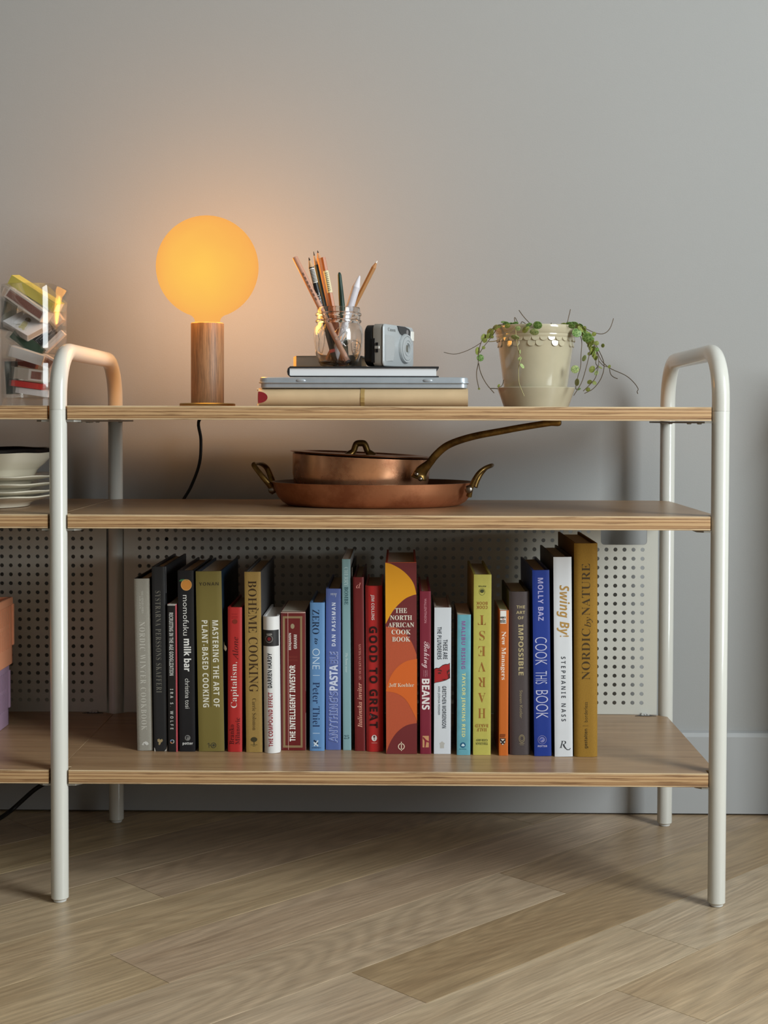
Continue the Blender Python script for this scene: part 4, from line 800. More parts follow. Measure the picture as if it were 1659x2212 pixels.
MB().box(.0005, gw-.003, .0025, gdp-.003, .002, gh-.002).build('page_block', mat('cream_pages', (226, 200, 160), .8), gb, 0)
m = MB(); m.add([(0, 0, 0), (0, 0, gh), (-.012, gdp*.5, gh), (-.012, gdp*.5, 0), (.0, gdp*.55, 0), (.0, gdp*.55, gh)], [(0, 1, 2, 3), (2, 1, 5), (0, 3, 4), (3, 2, 5, 4), (0, 4, 5, 1)]); m.build('fore_edge', MATS['cream_pages'], gb, 0)
# ---- jar
GLASS = mat('clear_glass', (250, 250, 248), .02, trans=1, ior=1.45)
def thin_glass(name, mixf):
    m = bpy.data.materials.new(name); m.use_nodes = True; nt = m.node_tree; L = nt.links.new; out = nt.nodes['Material Output']
    gl = nt.nodes['Principled BSDF']; gl.inputs['Transmission Weight'].default_value = 1; gl.inputs['Roughness'].default_value = .02; gl.inputs['IOR'].default_value = 1.45; gl.inputs['Base Color'].default_value = (.97, .97, .96, 1)
    tr = nt.nodes.new('ShaderNodeBsdfTransparent'); tr.inputs[0].default_value = (.95, .95, .94, 1); gs = nt.nodes.new('ShaderNodeBsdfGlossy'); gs.inputs['Roughness'].default_value = .02
    fr = nt.nodes.new('ShaderNodeFresnel'); fr.inputs[0].default_value = 1.5
    ge = nt.nodes.new('ShaderNodeNewGeometry'); sb = nt.nodes.new('ShaderNodeMath'); sb.operation = 'SUBTRACT'; sb.inputs[0].default_value = 1; L(ge.outputs['Backfacing'], sb.inputs[1]); mu = nt.nodes.new('ShaderNodeMath'); mu.operation = 'MULTIPLY'; L(fr.outputs[0], mu.inputs[0]); L(sb.outputs[0], mu.inputs[1])
    m1 = nt.nodes.new('ShaderNodeMixShader'); L(mu.outputs[0], m1.inputs[0]); L(tr.outputs[0], m1.inputs[1]); L(gs.outputs[0], m1.inputs[2])
    m2 = nt.nodes.new('ShaderNodeMixShader'); m2.inputs[0].default_value = mixf; L(m1.outputs[0], m2.inputs[1]); L(gl.outputs[0], m2.inputs[2]); L(m2.outputs[0], out.inputs[0]); return m
JGLASS = thin_glass('jar_thin_glass', .95); PGLASS = thin_glass('pitcher_thin_glass', .2)
JY = .118; js = SC(JY); jx = P(731, 720, JY).x
jar = thing('pencil_jar', 'small clear glass preserving jar holding pencils on the black sketchbook', 'jar', (jx, JY, ztop+.0003))
jz = lambda v: P(731, v, JY).z-ztop-.0003
op = [(0, .0006), (30*js, .0004), (38*js, .0015), (43*js, jz(783)), (49*js, jz(765)), (53*js, jz(740)), (54*js, jz(722)), (52*js, jz(708)), (47*js, jz(702)), (46.5*js, jz(699)), (50*js, jz(696)), (50*js, jz(693)), (47*js, jz(690.5)), (47*js, jz(684)), (50*js, jz(681.5)), (50*js, jz(678)), (47*js, jz(675.5)), (46.5*js, jz(669)), (46.5*js, jz(666)), (45.5*js, jz(664.5))]
ip = [(44*js, jz(664.8)), (43.5*js, jz(670)), (43.5*js, jz(700)), (47*js, jz(708)), (50.5*js, jz(722)), (49.5*js, jz(740)), (45.5*js, jz(765)), (39*js, jz(780)), (30*js, jz(784)), (0, jz(785))]
op[0] = (1e-5, op[0][1]); ip[-1] = (1e-5, ip[-1][1])
MB().lathe(op+ip, 56).build('jar_glass', JGLASS, jar, 40)
m = MB()
def jr(v): 
    pts = [(783, 43), (765, 49), (740, 53), (722, 54), (708, 52)]
    for (v1, r1), (v2, r2) in zip(pts, pts[1:]):
        if v2 <= v <= v1: return (r1+(r2-r1)*(v1-v)/(v1-v2))*js
    return 43*js
def relief(path, r=.0008, closed=False):
    q = []
    for u, v in path:
        rr = jr(v); dx_ = max(-.97, min(.97, (u-731)*js/rr)); q.append((rr*dx_, -rr*math.sqrt(1-dx_*dx_), jz(v)))
    m.tube(spline(q, 3), r, 6)
relief([(692, 735), (689, 720), (697, 712), (704, 722), (703, 745), (697, 765), (691, 755), (692, 735)])
relief([(760, 745), (764, 738), (776, 741), (779, 755), (773, 770), (765, 768), (761, 757), (760, 745)])
relief([(725, 722), (732, 712), (744, 711), (738, 722), (728, 734), (736, 737), (741, 726), (748, 720), (744, 735), (738, 741)], .0007)
relief([(744, 715), (752, 722), (747, 735), (756, 738), (750, 750), (742, 742)], .0006)
for i in range(14): relief([(764+rnd.uniform(0, 10), 746+i*1.5), (765+rnd.uniform(0, 10), 747+i*1.5)], .0005)
m.build('glass_relief', JGLASS, jar, 60)
# ---- pencils
PGRP = 'pencils and pens in the glass jar'
def pencil(label, tip, mid, bot, Yt, Yb, wpx, rgb, kind='sharp', tipc=(40, 32, 28), wood_=(196, 150, 104), bands=(), hexa=True, rough=.4, cat='pencil', cone=22, name='pencil'):
    A = P(*tip, Yt); B = P(*bot, Yb); ax = (A-B); Lg = ax.length; ax.normalize()
    t = thing(name, label, cat, B, group=PGRP)
    t.rotation_mode = 'QUATERNION'; t.rotation_quaternion = ax.to_track_quat('Z', 'Y')
    r = wpx/2*js; cl = cone*js if kind in ('sharp', 'stump') else 0
    m = MB(); n = 6 if hexa else 18
    if kind == 'taper':
        pr = [(1e-5, 0), (r*.7, .0005), (r, .004), (r, Lg*.62), (r*.9, Lg*.75), (r*.62, Lg-.004), (r*.35, Lg-.0006), (1e-5, Lg)]; m.lathe(pr, 18).build('barrel', col(rgb, rough), t, 50); return t
    pr = [(1e-5, 0), (r*.96, 0), (r, .0004), (r, Lg-cl)]
    if kind == 'blunt': pr += [(r*.97, Lg), (1e-5, Lg)]
    else: pr += [(r*.9, Lg-cl+.0002)]
    m.lathe(pr, n).build('barrel', col(rgb, rough), t, 25)
    if kind == 'sharp':
        MB().lathe([(r*.98, Lg-cl-.0003), (r*.36, Lg-cl*.32)], 16).build('wood_cone', col(wood_, .6), t, 60)
        MB().lathe([(r*.36, Lg-cl*.32), (r*.14, Lg-.0006), (1e-5, Lg)], 12).build('lead', col(tipc, .5), t, 60)
    if kind == 'stump':
        MB().lathe([(r*.98, Lg-cl-.0003), (r*.25, Lg-.001), (1e-5, Lg)], 16).build('cone_tip', col(wood_, .6), t, 60); 
    for (f0, f1, c_) in bands:
        MB().lathe([(r*1.03, Lg*f0), (r*1.035, Lg*f0+.0002), (r*1.035, Lg*f1-.0002), (r*1.03, Lg*f1)], 18).build('band', col(c_, .5), t, 60)
    return t, r, Lg
def front(t):
    bpy.context.view_layer.update()
    q = t.rotation_quaternion.inverted() @ (CAM-t.location); return math.atan2(q.y, q.x)+PI/2
def strokes(t, r, rgb, zs, name):
    a = front(t); Mx = Matrix.Rotation(a, 4, 'Z')
    for z0_, z1_, hw in zs:
        m = MB(); k = 6; ph_ = [-hw+2*hw*i/k for i in range(k+1)]
        m.add([(r*1.045*math.sin(p), -r*1.045*math.cos(p), z) for z in (z0_, z1_) for p in ph_], [(i, i+1, k+2+i, k+1+i) for i in range(k)], Mx); m.build(name, col(rgb, .5), t, 30)
def plabel(t, body, sty, rgb, f0, f1, r, Lg, k=.7):
    text(t, 'lettering', body, sty, rgb, (-r*k, Lg*f0, r*k, Lg*f1), 'd', None)
fz = 781
t, r, Lg = pencil('unsharpened tan-pink pencil leaning far left out of the jar', (637, 556), None, (750, 780), .116, .097, 12, (186, 136, 112), 'blunt', cone=0, hexa=False)
MB().lathe([(1e-5, -.0028), (r*.9, -.0022), (r, .0), (r, .006), (r*.98, .0062)], 16).build('charcoal_end', col((44, 40, 40), .7), t, 50)
strokes(t, r*.96, (120, 84, 68), [(Lg*(.58+.04*k_), Lg*(.605+.04*k_), .3) for k_ in range(7)], 'lettering')
t, r, Lg = pencil('black pencil with barcode wrap and dark tip, second from the left', (667, 556), None, (724, 782), .112, .112, 12, (26, 25, 27), 'sharp', (34, 26, 24), (200, 158, 116), [(.755, .895, (206, 198, 188)), (.09, .12, (196, 70, 66))], hexa=False)
strokes(t, r, (60, 58, 58), [(Lg*(.765+.0135*k_), Lg*(.773+.0135*k_), .9) for k_ in range(9)], 'barcode_line')
_pt = t
text(t, 'lettering', 'DERWENT', 'sans', (205, 200, 196), (-r*.6, Lg*.43, r*.6, Lg*.66), 'd', (lambda r_, a_: (lambda x, z: tuple(Matrix.Rotation(a_, 3, 'Z') @ Vector((x, -math.sqrt(max(0, r_*r_*1.09-x*x)), z)))))(r, front(t)))
pencil('thin dark green pencil with a long sharp tip, third from the left', (677, 543), None, (728, 782), .134, .127, 9, (26, 46, 38), 'sharp', (50, 46, 44), (196, 152, 110), cone=30)
pencil('copper-orange pencil with a dark tip behind the barcode-wrapped orange one', (686, 541), None, (733, 781), .146, .136, 11, (176, 104, 54), 'sharp', (40, 30, 28), (200, 150, 110), cone=18)
t, r, Lg = pencil('copper-orange pencil with a beige barcode wrap and slanted top', (698, 556), None, (742, 781), .124, .122, 11, (172, 100, 52), 'blunt', bands=[(.66, .87, (214, 200, 160))])
strokes(t, r, (120, 106, 76), [(Lg*(.68+.018*k_), Lg*(.688+.018*k_), .6) for k_ in range(10)], 'barcode_line')
pencil('dark green tapered pen standing nearly upright in the jar', (733, 588), None, (748, 779), .140, .138, 13, (30, 56, 46), 'taper', cat='pen', hexa=False, name='pen')
pencil('thick white paper blending stump with a conical end', (777, 595), None, (722, 776), .112, .116, 17, (200, 194, 200), 'stump', wood_=(214, 208, 212), cone=26, hexa=False, cat='blending stump', name='blending_stump')
pencil('brown pencil with a white tip leaning right out of the jar', (815, 563), None, (706, 778), .132, .140, 10.5, (164, 112, 62), 'sharp', (236, 232, 226), (176, 122, 74), cone=17)
# ---- camera
CY_ = .082; c0 = P(829, 760, CY_); ph = math.radians(65); css = SC(CY_)
camr = thing('compact_film_camera', 'silver and black compact film camera beside the pencil jar', 'camera', (c0.x, CY_, ztop+.0003), (0, 0, ph))
ch_ = P(850, 698.5, CY_).z-ztop-.0003; cw = 67*css/math.cos(ph); cdp = 42*css/math.sin(ph)
# local: x along the front to the right, y into the camera depth (away from its front), z up; front face at y=0
SIL = mat('silver_plastic', (172, 176, 178), .3, metal=.2, noise=(900, .03)); GRYP = mat('warm_grey_plastic', (140, 134, 126), .42, metal=.2); BLK = mat('black_plastic', (18, 17, 18), .4)
def slab(w0, w1, y0, y1, z0, z1, rr, m, ztf=None):
    pts = []
    for cx_, cz_, a0 in ((w1-rr, z0+rr, -PI/2), (w1-rr, z1-rr, 0), (w0+rr, z1-rr, PI/2), (w0+rr, z0+rr, PI)):
        pts += [(cx_+rr*math.cos(a0+PI/2*i/5), cz_+rr*math.sin(a0+PI/2*i/5)) for i in range(6)]
    rings = []
    for y, ins in ((y0, .0018), (y0+.0008, .0005), (y0+.002, 0), (y1-.002, 0), (y1, .002)):
        rings.append([((w0+w1)/2+(x-(w0+w1)/2)*(1-2*ins/(w1-w0)), y, (z0+z1)/2+(z-(z0+z1)/2)*(1-2*ins/(z1-z0))) for x, z in pts])
    loft(m, rings)
m = MB(); slab(0, cw*.985, 0, cdp*.14, 0, ch_, .007, m); m.build('front_shell', SIL, camr, 40)
m = MB(); slab(.0006, cw, cdp*.14, cdp*.62, 0, ch_, .007, m); m.build('body', GRYP, camr, 40)
m = MB(); slab(.0012, cw*.98, cdp*.62, cdp*1.06, .0006, ch_-.001, .011, m); m.box(.0001, .003, cdp*.47, cdp*.66, ch_*.08, ch_*.66, bev=.0005); m.build('back_cover', BLK, camr, 40)
lx_, lz_ = cw*.68, ch_*.46
LM = Matrix.Translation((lx_, 0, lz_)) @ Matrix.Rotation(PI/2, 4, 'X')
m = MB(); m.lathe([(.0215, -.001), (.0215, .002), (.0200, .0042), (.0180, .0042), (.0175, .003), (.0172, .003), (.0168, .0046), (.0120, .0050), (.0115, .0042), (.0110, .0042), (.0105, .0052), (.0078, .0052), (.0070, .0030), (1e-5, .0030)], 48, LM); lens = m.build('lens_ring', SIL, camr, 35)
MB().box(lx_-.0048, lx_+.0048, -.0036, -.0028, lz_-.0052, lz_+.0052, bev=.0003).build('lens_cover', mat('lens_cover_grey', (112, 112, 106), .3, metal=.4), lens, 0)
m = MB(); win = [(cw*.42, ch_*.985), (cw*.46, ch_*.88), (cw*.52, ch_*.80), (cw*.62, ch_*.755), (cw*.76, ch_*.745), (cw*.83, ch_*.775), (cw*.84, ch_*.90), (cw*.80, ch_*.945), (cw*.66, ch_*.985)]
m.add([(x, y, z) for y in (-.0012, .001) for x, z in win], [tuple(range(9)), tuple(range(17, 8, -1))]+[(i, (i+1) % 9, 9+(i+1) % 9, 9+i) for i in range(9)]); m.build('viewfinder_window', mat('dark_window', (42, 42, 44), .15), camr, 0)
MB().lathe([(1e-5, 0), (.0035, .0002), (.0040, -.001)], 20, Matrix.Translation((cw*.735, -.0013, ch_*.86)) @ Matrix.Rotation(PI/2, 4, 'X')).build('viewfinder_glass', mat('viewfinder_grey', (120, 116, 116), .2), camr, 40)
MB().box(cw*.875, cw*.965, -.0014, .002, ch_*.66, ch_*.90, bev=.0008).build('flash', mat('flash_white', (214, 212, 204), .25), camr, 0)
text(camr, 'brand_lettering', 'Canon', 'serifb', (122, 124, 124), (cw*.125, ch_*.835, cw*.37, ch_*.92), 'h', lambda x, z: (x, -.0003, z))
for z0_, z1_ in ((.48, .555), (.325, .40)): MB().box(-.0006, .001, cdp*.30, cdp*.42, ch_*z0_, ch_*z1_).build('strap_slot', BLK, camr, 0)
MB().box(-.0016, .0015, cdp*.22, cdp*.46, ch_*.405, ch_*.475, bev=.0004).build('strap_lug', mat('strap_lug_silver', (190, 188, 182), .3, metal=.5), camr, 0)
m = MB(); pq = [(cw*.22, -.0002, ch_*.74), (cw*.285, -.0022, ch_*.72), (cw*.30, -.0026, ch_*.45), (cw*.27, -.0018, ch_*.14), (cw*.06, -.0002, ch_*.12), (cw*.05, -.0002, ch_*.74)]
m.add(pq, [tuple(range(6))]); m.add([(cw*.30, -.0026, ch_*.45), (cw*.285, -.0022, ch_*.72), (cw*.31, .0002, ch_*.72), (cw*.325, .0002, ch_*.45), (cw*.29, .0002, ch_*.14), (cw*.27, -.0018, ch_*.14)], [(0, 1, 2, 3), (0, 3, 4, 5)]); m.build('finger_grip', SIL, camr, 30)

# ================================================================ POTTED PLANT
QY = .185; qs = SC(QY); qx = P(1157, 780, QY).x; qz = lambda v: P(1157, v, QY).z-ZT
GLZ = mat('glazed_stoneware', (184, 174, 148), .16, coat=.6, noise=(40, .03))
sau = thing('plant_saucer', 'glazed cream saucer under the trailing plant pot', 'saucer', (qx+.001, QY, ZT))
MB().lathe([(1e-5, .0), (66*qs, 0), (69*qs, .0008), (77*qs, qz(858)), (82*qs, qz(845)), (84*qs, qz(838.5)), (83.2*qs, qz(837.3)), (82*qs, qz(838)), (79*qs, qz(846)), (72*qs, qz(860)), (62*qs, .0045), (1e-5, .0045)], 72).build('saucer_body', GLZ, sau, 40)
pot = thing('potted_plant', 'trailing green plant in a glazed cream pot with scalloped relief', 'potted plant', (qx, QY, ZT+.0047))
pz = lambda v: P(1157, v, QY).z-ZT-.0047
def pr_(v): return (64+(83.5-64)*(868-v)/(868-727))*qs       # wall radius against picture row
MB().lathe([(1e-5, 0), (62*qs, 0), (64*qs, .001), (pr_(800), pz(800)), (pr_(735), pz(735)), (84.5*qs, pz(730)), (86*qs, pz(727)), (85.5*qs, pz(724)), (87*qs, pz(722)), (89.5*qs, pz(713)), (90.5*qs, pz(708)), (89.5*qs, pz(705.5)), (87.5*qs, pz(705)), (85.5*qs, pz(708)), (81*qs, pz(730)), (62*qs, .006), (1e-5, .006)], 80).build('pot_body', GLZ, pot, 40)
m = MB(); N = 30
for row, (v, off, hgt) in enumerate(((733, 0, 9), (744, .5, 10))):
    for i in range(N):
        if row == 1 and i % 3 == 2: continue
        a = 2*PI*(i+off)/N; rr = pr_(v+2)+.0002
        Mx = Matrix.Rotation(a, 4, 'Z') @ Matrix.Translation((rr, 0, pz(v))) @ Matrix.Rotation(-.13, 4, 'Y')
        k2 = 8.4*qs
        arc_ = [(-k2, 5*qs)]+[(k2*math.cos(PI+PI*j/8), hgt*.8*qs*math.sin(PI+PI*j/8)) for j in range(9)]+[(k2, 5*qs)]
        nA = len(arc_); vs = [(-.0006, y, z) for y, z in arc_]+[(.0008, y*.9, z*.9) for y, z in arc_]
        m.add(vs, [(j, (j+1) % nA, nA+(j+1) % nA, nA+j) for j in range(nA)]+[tuple(range(nA, 2*nA))], Mx)
m.build('scallop_relief', GLZ, pot, 50)
MB().lathe([(1e-5, pz(716)), (50*qs, pz(716)), (84*qs, pz(718))], 40).build('soil', mat('dark_soil', (50, 38, 28), .95, bump=(200, .8)), pot, 40)
po_ = Vector((qx, QY, ZT+.0047))
STEM = mat('brown_stem', (92, 78, 58), .6); STEMG = mat('pale_stem', (168, 160, 112), .6)
def K(x, y): return 940+x/3.456, 640+y/3.456
def vine(pts, ys, r=.0006, mt=STEM):
    n = len(pts); r = min(r, .0006); q = [P(*K(*p), ys[0]+(ys[1]-ys[0])*i/(n-1))-po_ for i, p in enumerate(pts)]
    MB().tube(spline(q, 4), r, 6).build('vine', mt, pot, 60)
F_, B_ = QY-.058, QY
vine([(640, 215), (560, 200), (480, 215), (430, 240), (385, 290), (345, 340), (325, 420), (322, 500), (310, 560), (312, 620), (328, 690)], (QY-.03, QY-.03))
vine([(325, 500), (340, 570), (380, 650), (440, 722)], (QY-.03, QY-.06)); vine([(345, 345), (290, 380), (215, 415), (140, 432), (65, 418)], (QY-.03, QY-.02), .00045)
vine([(470, 225), (430, 290), (400, 330), (360, 380), (335, 420)], (QY-.01, QY-.03)); vine([(600, 225), (540, 285), (480, 322), (440, 336), (400, 338)], (QY-.062, QY-.03), .0007, STEMG)
vine([(720, 212), (690, 185), (655, 145), (625, 103)], (QY, QY), .0008); vine([(600, 215), (592, 165), (600, 163), (618, 200)], (QY-.02, QY-.02), .0008); vine([(985, 205), (998, 150), (1010, 98)], (QY, QY+.01), .0008); vine([(640, 210), (650, 190), (690, 215)], (QY-.03, QY-.03), .0008); vine([(845, 222), (855, 210), (870, 200)], (QY, QY), .0007)
vine([(600, 230), (606, 320), (620, 400), (634, 470), (622, 540), (625, 640), (645, 700), (665, 745)], (QY-.0655, QY-.066), .0008, STEMG)
vine([(920, 215), (1000, 200), (1060, 215), (1120, 240), (1200, 275), (1260, 278), (1305, 240), (1332, 165)], (QY-.01, QY), .0009)
vine([(1050, 225), (1085, 300), (1095, 350), (1088, 450), (1085, 530), (1060, 620), (1050, 690), (1075, 690)], (QY-.03, QY-.055)); vine([(1090, 255), (1130, 310), (1155, 380), (1150, 440), (1120, 560), (1090, 650), (1035, 740)], (QY-.02, QY-.06))
vine([(1120, 245), (1170, 310), (1220, 400), (1255, 480), (1260, 540), (1235, 620), (1180, 690), (1115, 725)], (QY, QY-.02)); vine([(1150, 290), (1200, 400), (1220, 470), (1215, 540), (1190, 620), (1105, 708)], (QY-.02, QY-.04))
vine([(1180, 330), (1230, 460), (1270, 510), (1320, 545), (1420, 590), (1480, 640), (1515, 690), (1508, 710), (1513, 728)], (QY, QY-.01)); vine([(1300, 530), (1310, 580), (1335, 605), (1362, 615)], (QY-.005, QY-.01), .0008); vine([(1205, 420), (1200, 500), (1212, 520), (1200, 545)], (QY-.02, QY-.03), .0007); vine([(1220, 480), (1260, 520), (1300, 525)], (QY-.01, QY-.005), .0007)
vine([(512, 625), (500, 665), (475, 680)], (QY-.02, QY-.03), .0010); vine([(415, 688), (440, 688), (470, 690)], (QY-.05, QY-.06), .0008)
def leafmat(name, base, vein, edge):
    m = bpy.data.materials.new(name); m.use_nodes = True; nt = m.node_tree; L = nt.links.new; b = nt.nodes['Principled BSDF']
    tc = nt.nodes.new('ShaderNodeTexCoord'); sp = nt.nodes.new('ShaderNodeSeparateXYZ'); L(tc.outputs['Object'], sp.inputs[0])
    w = nt.nodes.new('ShaderNodeTexVoronoi'); w.feature = 'DISTANCE_TO_EDGE'; w.inputs['Scale'].default_value = 1.6; L(tc.outputs['Object'], w.inputs['Vector'])
    r = nt.nodes.new('ShaderNodeValToRGB'); r.color_ramp.elements[0].position = .0; r.color_ramp.elements[1].position = .12; r.color_ramp.elements[0].color = (*lin(vein), 1); r.color_ramp.elements[1].color = (*lin(base), 1); L(w.outputs['Distance'], r.inputs[0])
    L(r.outputs[0], b.inputs['Base Color']); b.inputs['Roughness'].default_value = .4; b.inputs['Subsurface Weight'].default_value = 0; return m
LG = leafmat('leaf_green', (84, 118, 52), (140, 166, 98), 0); LO = leafmat('leaf_olive', (112, 120, 52), (140, 146, 76), 0); LP = leafmat('leaf_pale', (170, 182, 122), (104, 136, 72), 0)
def leaf_mesh(mt):
    m = MB(); n = 16; vs = [(0, 0, .12)]; 
    for rr, z in ((.55, .10), (1, 0)):
        vs += [(rr*math.cos(2*PI*i/n), rr*math.sin(2*PI*i/n)*(.96), z) for i in range(n)]
    top = len(vs); vs += [(x, y, z-.12) for x, y, z in vs]
    fs = [(0, 1+i, 1+(i+1) % n) for i in range(n)]+[(1+i, 1+n+i, 1+n+(i+1) % n, 1+(i+1) % n) for i in range(n)]
    fs += [tuple(j+top for j in f[::-1]) for f in fs]+[(1+n+i, top+1+n+i, top+1+n+(i+1) % n, 1+n+(i+1) % n) for i in range(n)]
    m.add(vs, fs); return m.mesh('leaf', mt, 60)
LEAF = {k: leaf_mesh(v) for k, v in (('g', LG), ('o', LO), ('p', LP))}
def leaf(x, y, r, kind='o', asp=1.0, ang=0, dy=-.03, tiltx=None):
    c = P(*K(x, y), QY+dy)-po_; o = bpy.data.objects.new('leaf', LEAF[kind]); COL.objects.link(o); o.parent = pot; o.location = c
    R_ = r/3.456*qs; o.scale = (R_, R_, R_*.8)
    # disc normal faces the viewer, foreshortened by tilting about its own x axis
    t = math.acos(max(.15, min(1, asp)))
    o.rotation_euler = (Matrix.Rotation(-ang, 4, 'Y') @ Matrix.Rotation(PI/2, 4, 'X') @ Matrix.Rotation(t*(1 if rnd.random() > .3 else -1), 4, 'X')).to_euler()
for a in ((412, 268, 29, 'o', .85, 1.2), (400, 295, 24, 'o', .8, .8), (363, 308, 28, 'o', .75, 1.3), (372, 330, 20, 'o', .8, .6), (318, 408, 29, 'o', .62, 1.5), (337, 460, 27, 'g', 1, 0), (362, 383, 13, 'o', 1, 0), (424, 303, 14, 'o', .9, 0),
          (505, 191, 15, 'g', .5, .2), (530, 212, 27, 'g', .8, -.5), (478, 222, 20, 'o', .7, .3), (595, 208, 28, 'g', .5, .3), (655, 216, 26, 'g', .5, -.3), (765, 216, 33, 'g', .8, -.3, -.0665), (700, 214, 24, 'g', .5, .3, -.064), (540, 222, 22, 'o', .7, .2, -.055), (450, 232, 24, 'o', .7, .8, -.03), (560, 208, 18, 'g', .5, .5), (690, 240, 18, 'o', .7, .8, -.0665), (740, 268, 33, 'p', .65, -.2, -.068), (672, 250, 26, 'o', .75, 1.0, -.066), (618, 240, 20, 'p', .85, -.4, -.068), (597, 308, 31, 'p', .45, -.3, -.068), (650, 520, 21, 'p', .6, -.9, -.066), (632, 466, 16, 'p', .8, .5, -.066), (634, 415, 16, 'p', .35, 1.5, -.066),
          (955, 216, 27, 'o', .55, .2), (975, 222, 24, 'o', .6, .1), (1020, 225, 26, 'g', .6, -.2, -.05), (1085, 222, 22, 'g', .6, -.6), (1085, 245, 28, 'o', .6, -.9, -.04), (1120, 268, 26, 'g', .7, -.9), (1150, 285, 24, 'o', .7, -.9), (1148, 330, 30, 'o', .7, 1.2), (1170, 325, 22, 'g', .8, .9), (1152, 360, 24, 'o', .6, 1.3), (1178, 395, 24, 'o', .6, 1.3), (1176, 420, 20, 'g', .6, 1.2), (1192, 450, 20, 'o', .6, 1.1), (1000, 212, 30, 'g', .6, 0), (1038, 208, 30, 'g', .5, -.2), (1070, 232, 26, 'o', .7, -.5), (1100, 250, 28, 'o', .7, -.8), (1058, 272, 36, 'g', .95, -.3, -.045), (1110, 285, 26, 'o', .7, -.8), (1136, 310, 40, 'g', .85, -.3, -.045), (1115, 235, 14, 'o', .9, 0), (1186, 283, 18, 'o', .9, .4), (1206, 350, 18, 'o', 1, 0), (1208, 398, 17, 'g', .95, 0), (1252, 368, 15, 'o', .8, 1.5), (1165, 345, 26, 'o', .7, 1.2), (1160, 378, 26, 'o', .6, 1.4), (1168, 408, 22, 'o', .7, 1.2), (1185, 432, 24, 'o', .6, 1.2), (1200, 462, 18, 'o', .6, 1.2), (1151, 430, 14, 'o', .95, 0),
          (1045, 545, 31, 'p', .98, 0, -.05), (1112, 462, 24, 'p', .55, 1.2), (1172, 545, 27, 'o', .85, 1.0), (1204, 572, 19, 'p', .85, 1.1), (1232, 530, 18, 'o', .4, -.5), (1153, 640, 19, 'o', .85, .4), (1188, 646, 19, 'o', .8, -.6), (1141, 696, 17, 'o', .95, 0), (1058, 642, 27, 'o', .5, 1.5, -.055), (1072, 692, 15, 'g', .5, .4, -.055), (1300, 525, 14, 'o', .8, .9), (475, 668, 14, 'o', .6, 1.0), (328, 690, 9, 'o', 1, 0)):
    leaf(*a)

# ================================================================ LEFT UNIT: glass pitcher, matchboxes, plates, crates, cable
VY = .175; vs_ = SC(VY); vx = P(73, 760, VY).x; vz = lambda v: P(73, v, VY).z-ZT
pit = thing('glass_pitcher', 'tall clear glass pitcher full of matchboxes on the left top shelf', 'pitcher', (vx, VY, ZT))
rv = 70*vs_; hv = vz(617)
def spout(a, r, z):
    d = math.cos(a); t = max(0, (z-hv*.74)/(hv*.26)); k = max(0, (d-.70)/.3)
    return r*(1+.17*t*t*k*k), z-(.010*t*k*k if z > hv*.97 else 0)
MB().lathe([(1e-5, 0), (rv*.92, 0), (rv*.97, .001), (rv*.985, .012), (rv, hv*.5), (rv, hv*.74), (rv, hv*.82), (rv, hv*.9), (rv*.985, hv-.001), (rv*.975, hv), (rv*.955, hv-.001), (rv*.955, hv*.9), (rv*.955, hv*.82), (rv*.96, hv*.74), (rv*.96, hv*.5), (rv*.945, .0135), (rv*.85, .0115), (1e-5, .0105)], 72, fn=spout).build('pitcher_glass', PGLASS, pit, 50)
MGRP = 'matchboxes inside the glass pitcher'
STRK = mat('striker_strip', (124, 84, 74), .9, noise=(900, .25))
def mbox(label, u, v, dy, L, H, Dp, ang, yaw, pit_, sl, tray, striker=None, strip_on='front', cat='matchbox', extra=None):
    """L,H,Dp in picture px at the pitcher's depth; ang = clockwise tilt in the picture, yaw about the box's own upright, pitch opens its top"""
    c = P(u, v, VY+dy); l, h, d = L*vs_/2, H*vs_/2, Dp*vs_/2
    t = thing('matchbox', label, cat, c, group=MGRP)
    t.rotation_euler = (Matrix.Rotation(math.radians(ang), 4, 'Y') @ Matrix.Rotation(math.radians(pit_), 4, 'X') @ Matrix.Rotation(math.radians(yaw), 4, 'Z')).to_euler()
    w = .0006; m = MB()
    m.box(-l, l, -d, -d+w, -h, h); m.box(-l, l, d-w, d, -h, h); m.box(-l, l, -d+w, d-w, h-w, h); m.box(-l, l, -d+w, d-w, -h, -h+w); m.build('sleeve', col(sl, .6), t, 0)
    MB().box(-l+.0004, l-.0004, -d+w, d-w, -h+w, h-w).build('tray', col(tray, .7), t, 0)
    if striker:
        if strip_on == 'front': MB().box(-l*.93, l*.93, -d-.0002, -d, -h*.66, h*.66).build('striker', col(striker, .9) if striker != 1 else STRK, t, 0)
        else: MB().box(l, l+.0002, -d*.7, d*.7, -h*.6, h*.6).build('striker', STRK, t, 0)
    return t, l, h, d
WHT = (214, 208, 204)
mbox('yellow matchbox slanting out over the pitcher rim, topmost', 78, 634, .004, 122, 21, 34, 30, -8, 12, (188, 174, 84), (214, 202, 182))
mbox('long matchbox with a red-brown striker under the yellow one', 63, 659, -.004, 98, 25, 46, 34, -6, 4, (206, 196, 188), (200, 190, 180), 1)
t, l, h, d = mbox('white matchbox with a dog drawn on its lid', 54, 704, -.006, 74, 15, 56, 11, -28, 38, (206, 204, 208), (150, 138, 128))
DOGC, DOGD = (176, 164, 112), (120, 98, 64)
def onlid(pts, rgb, lift): MB().add([((x*1.2-.38*y)*l, y*1.15*d, h+lift) for x, y in pts], [tuple(range(len(pts)))]).build('dog_picture', col(rgb, .6), t, 0)
ell = lambda cx_, cy_, rx, ry: [(cx_+rx*math.cos(2*PI*i/14), cy_+ry*math.sin(2*PI*i/14)) for i in range(14)]
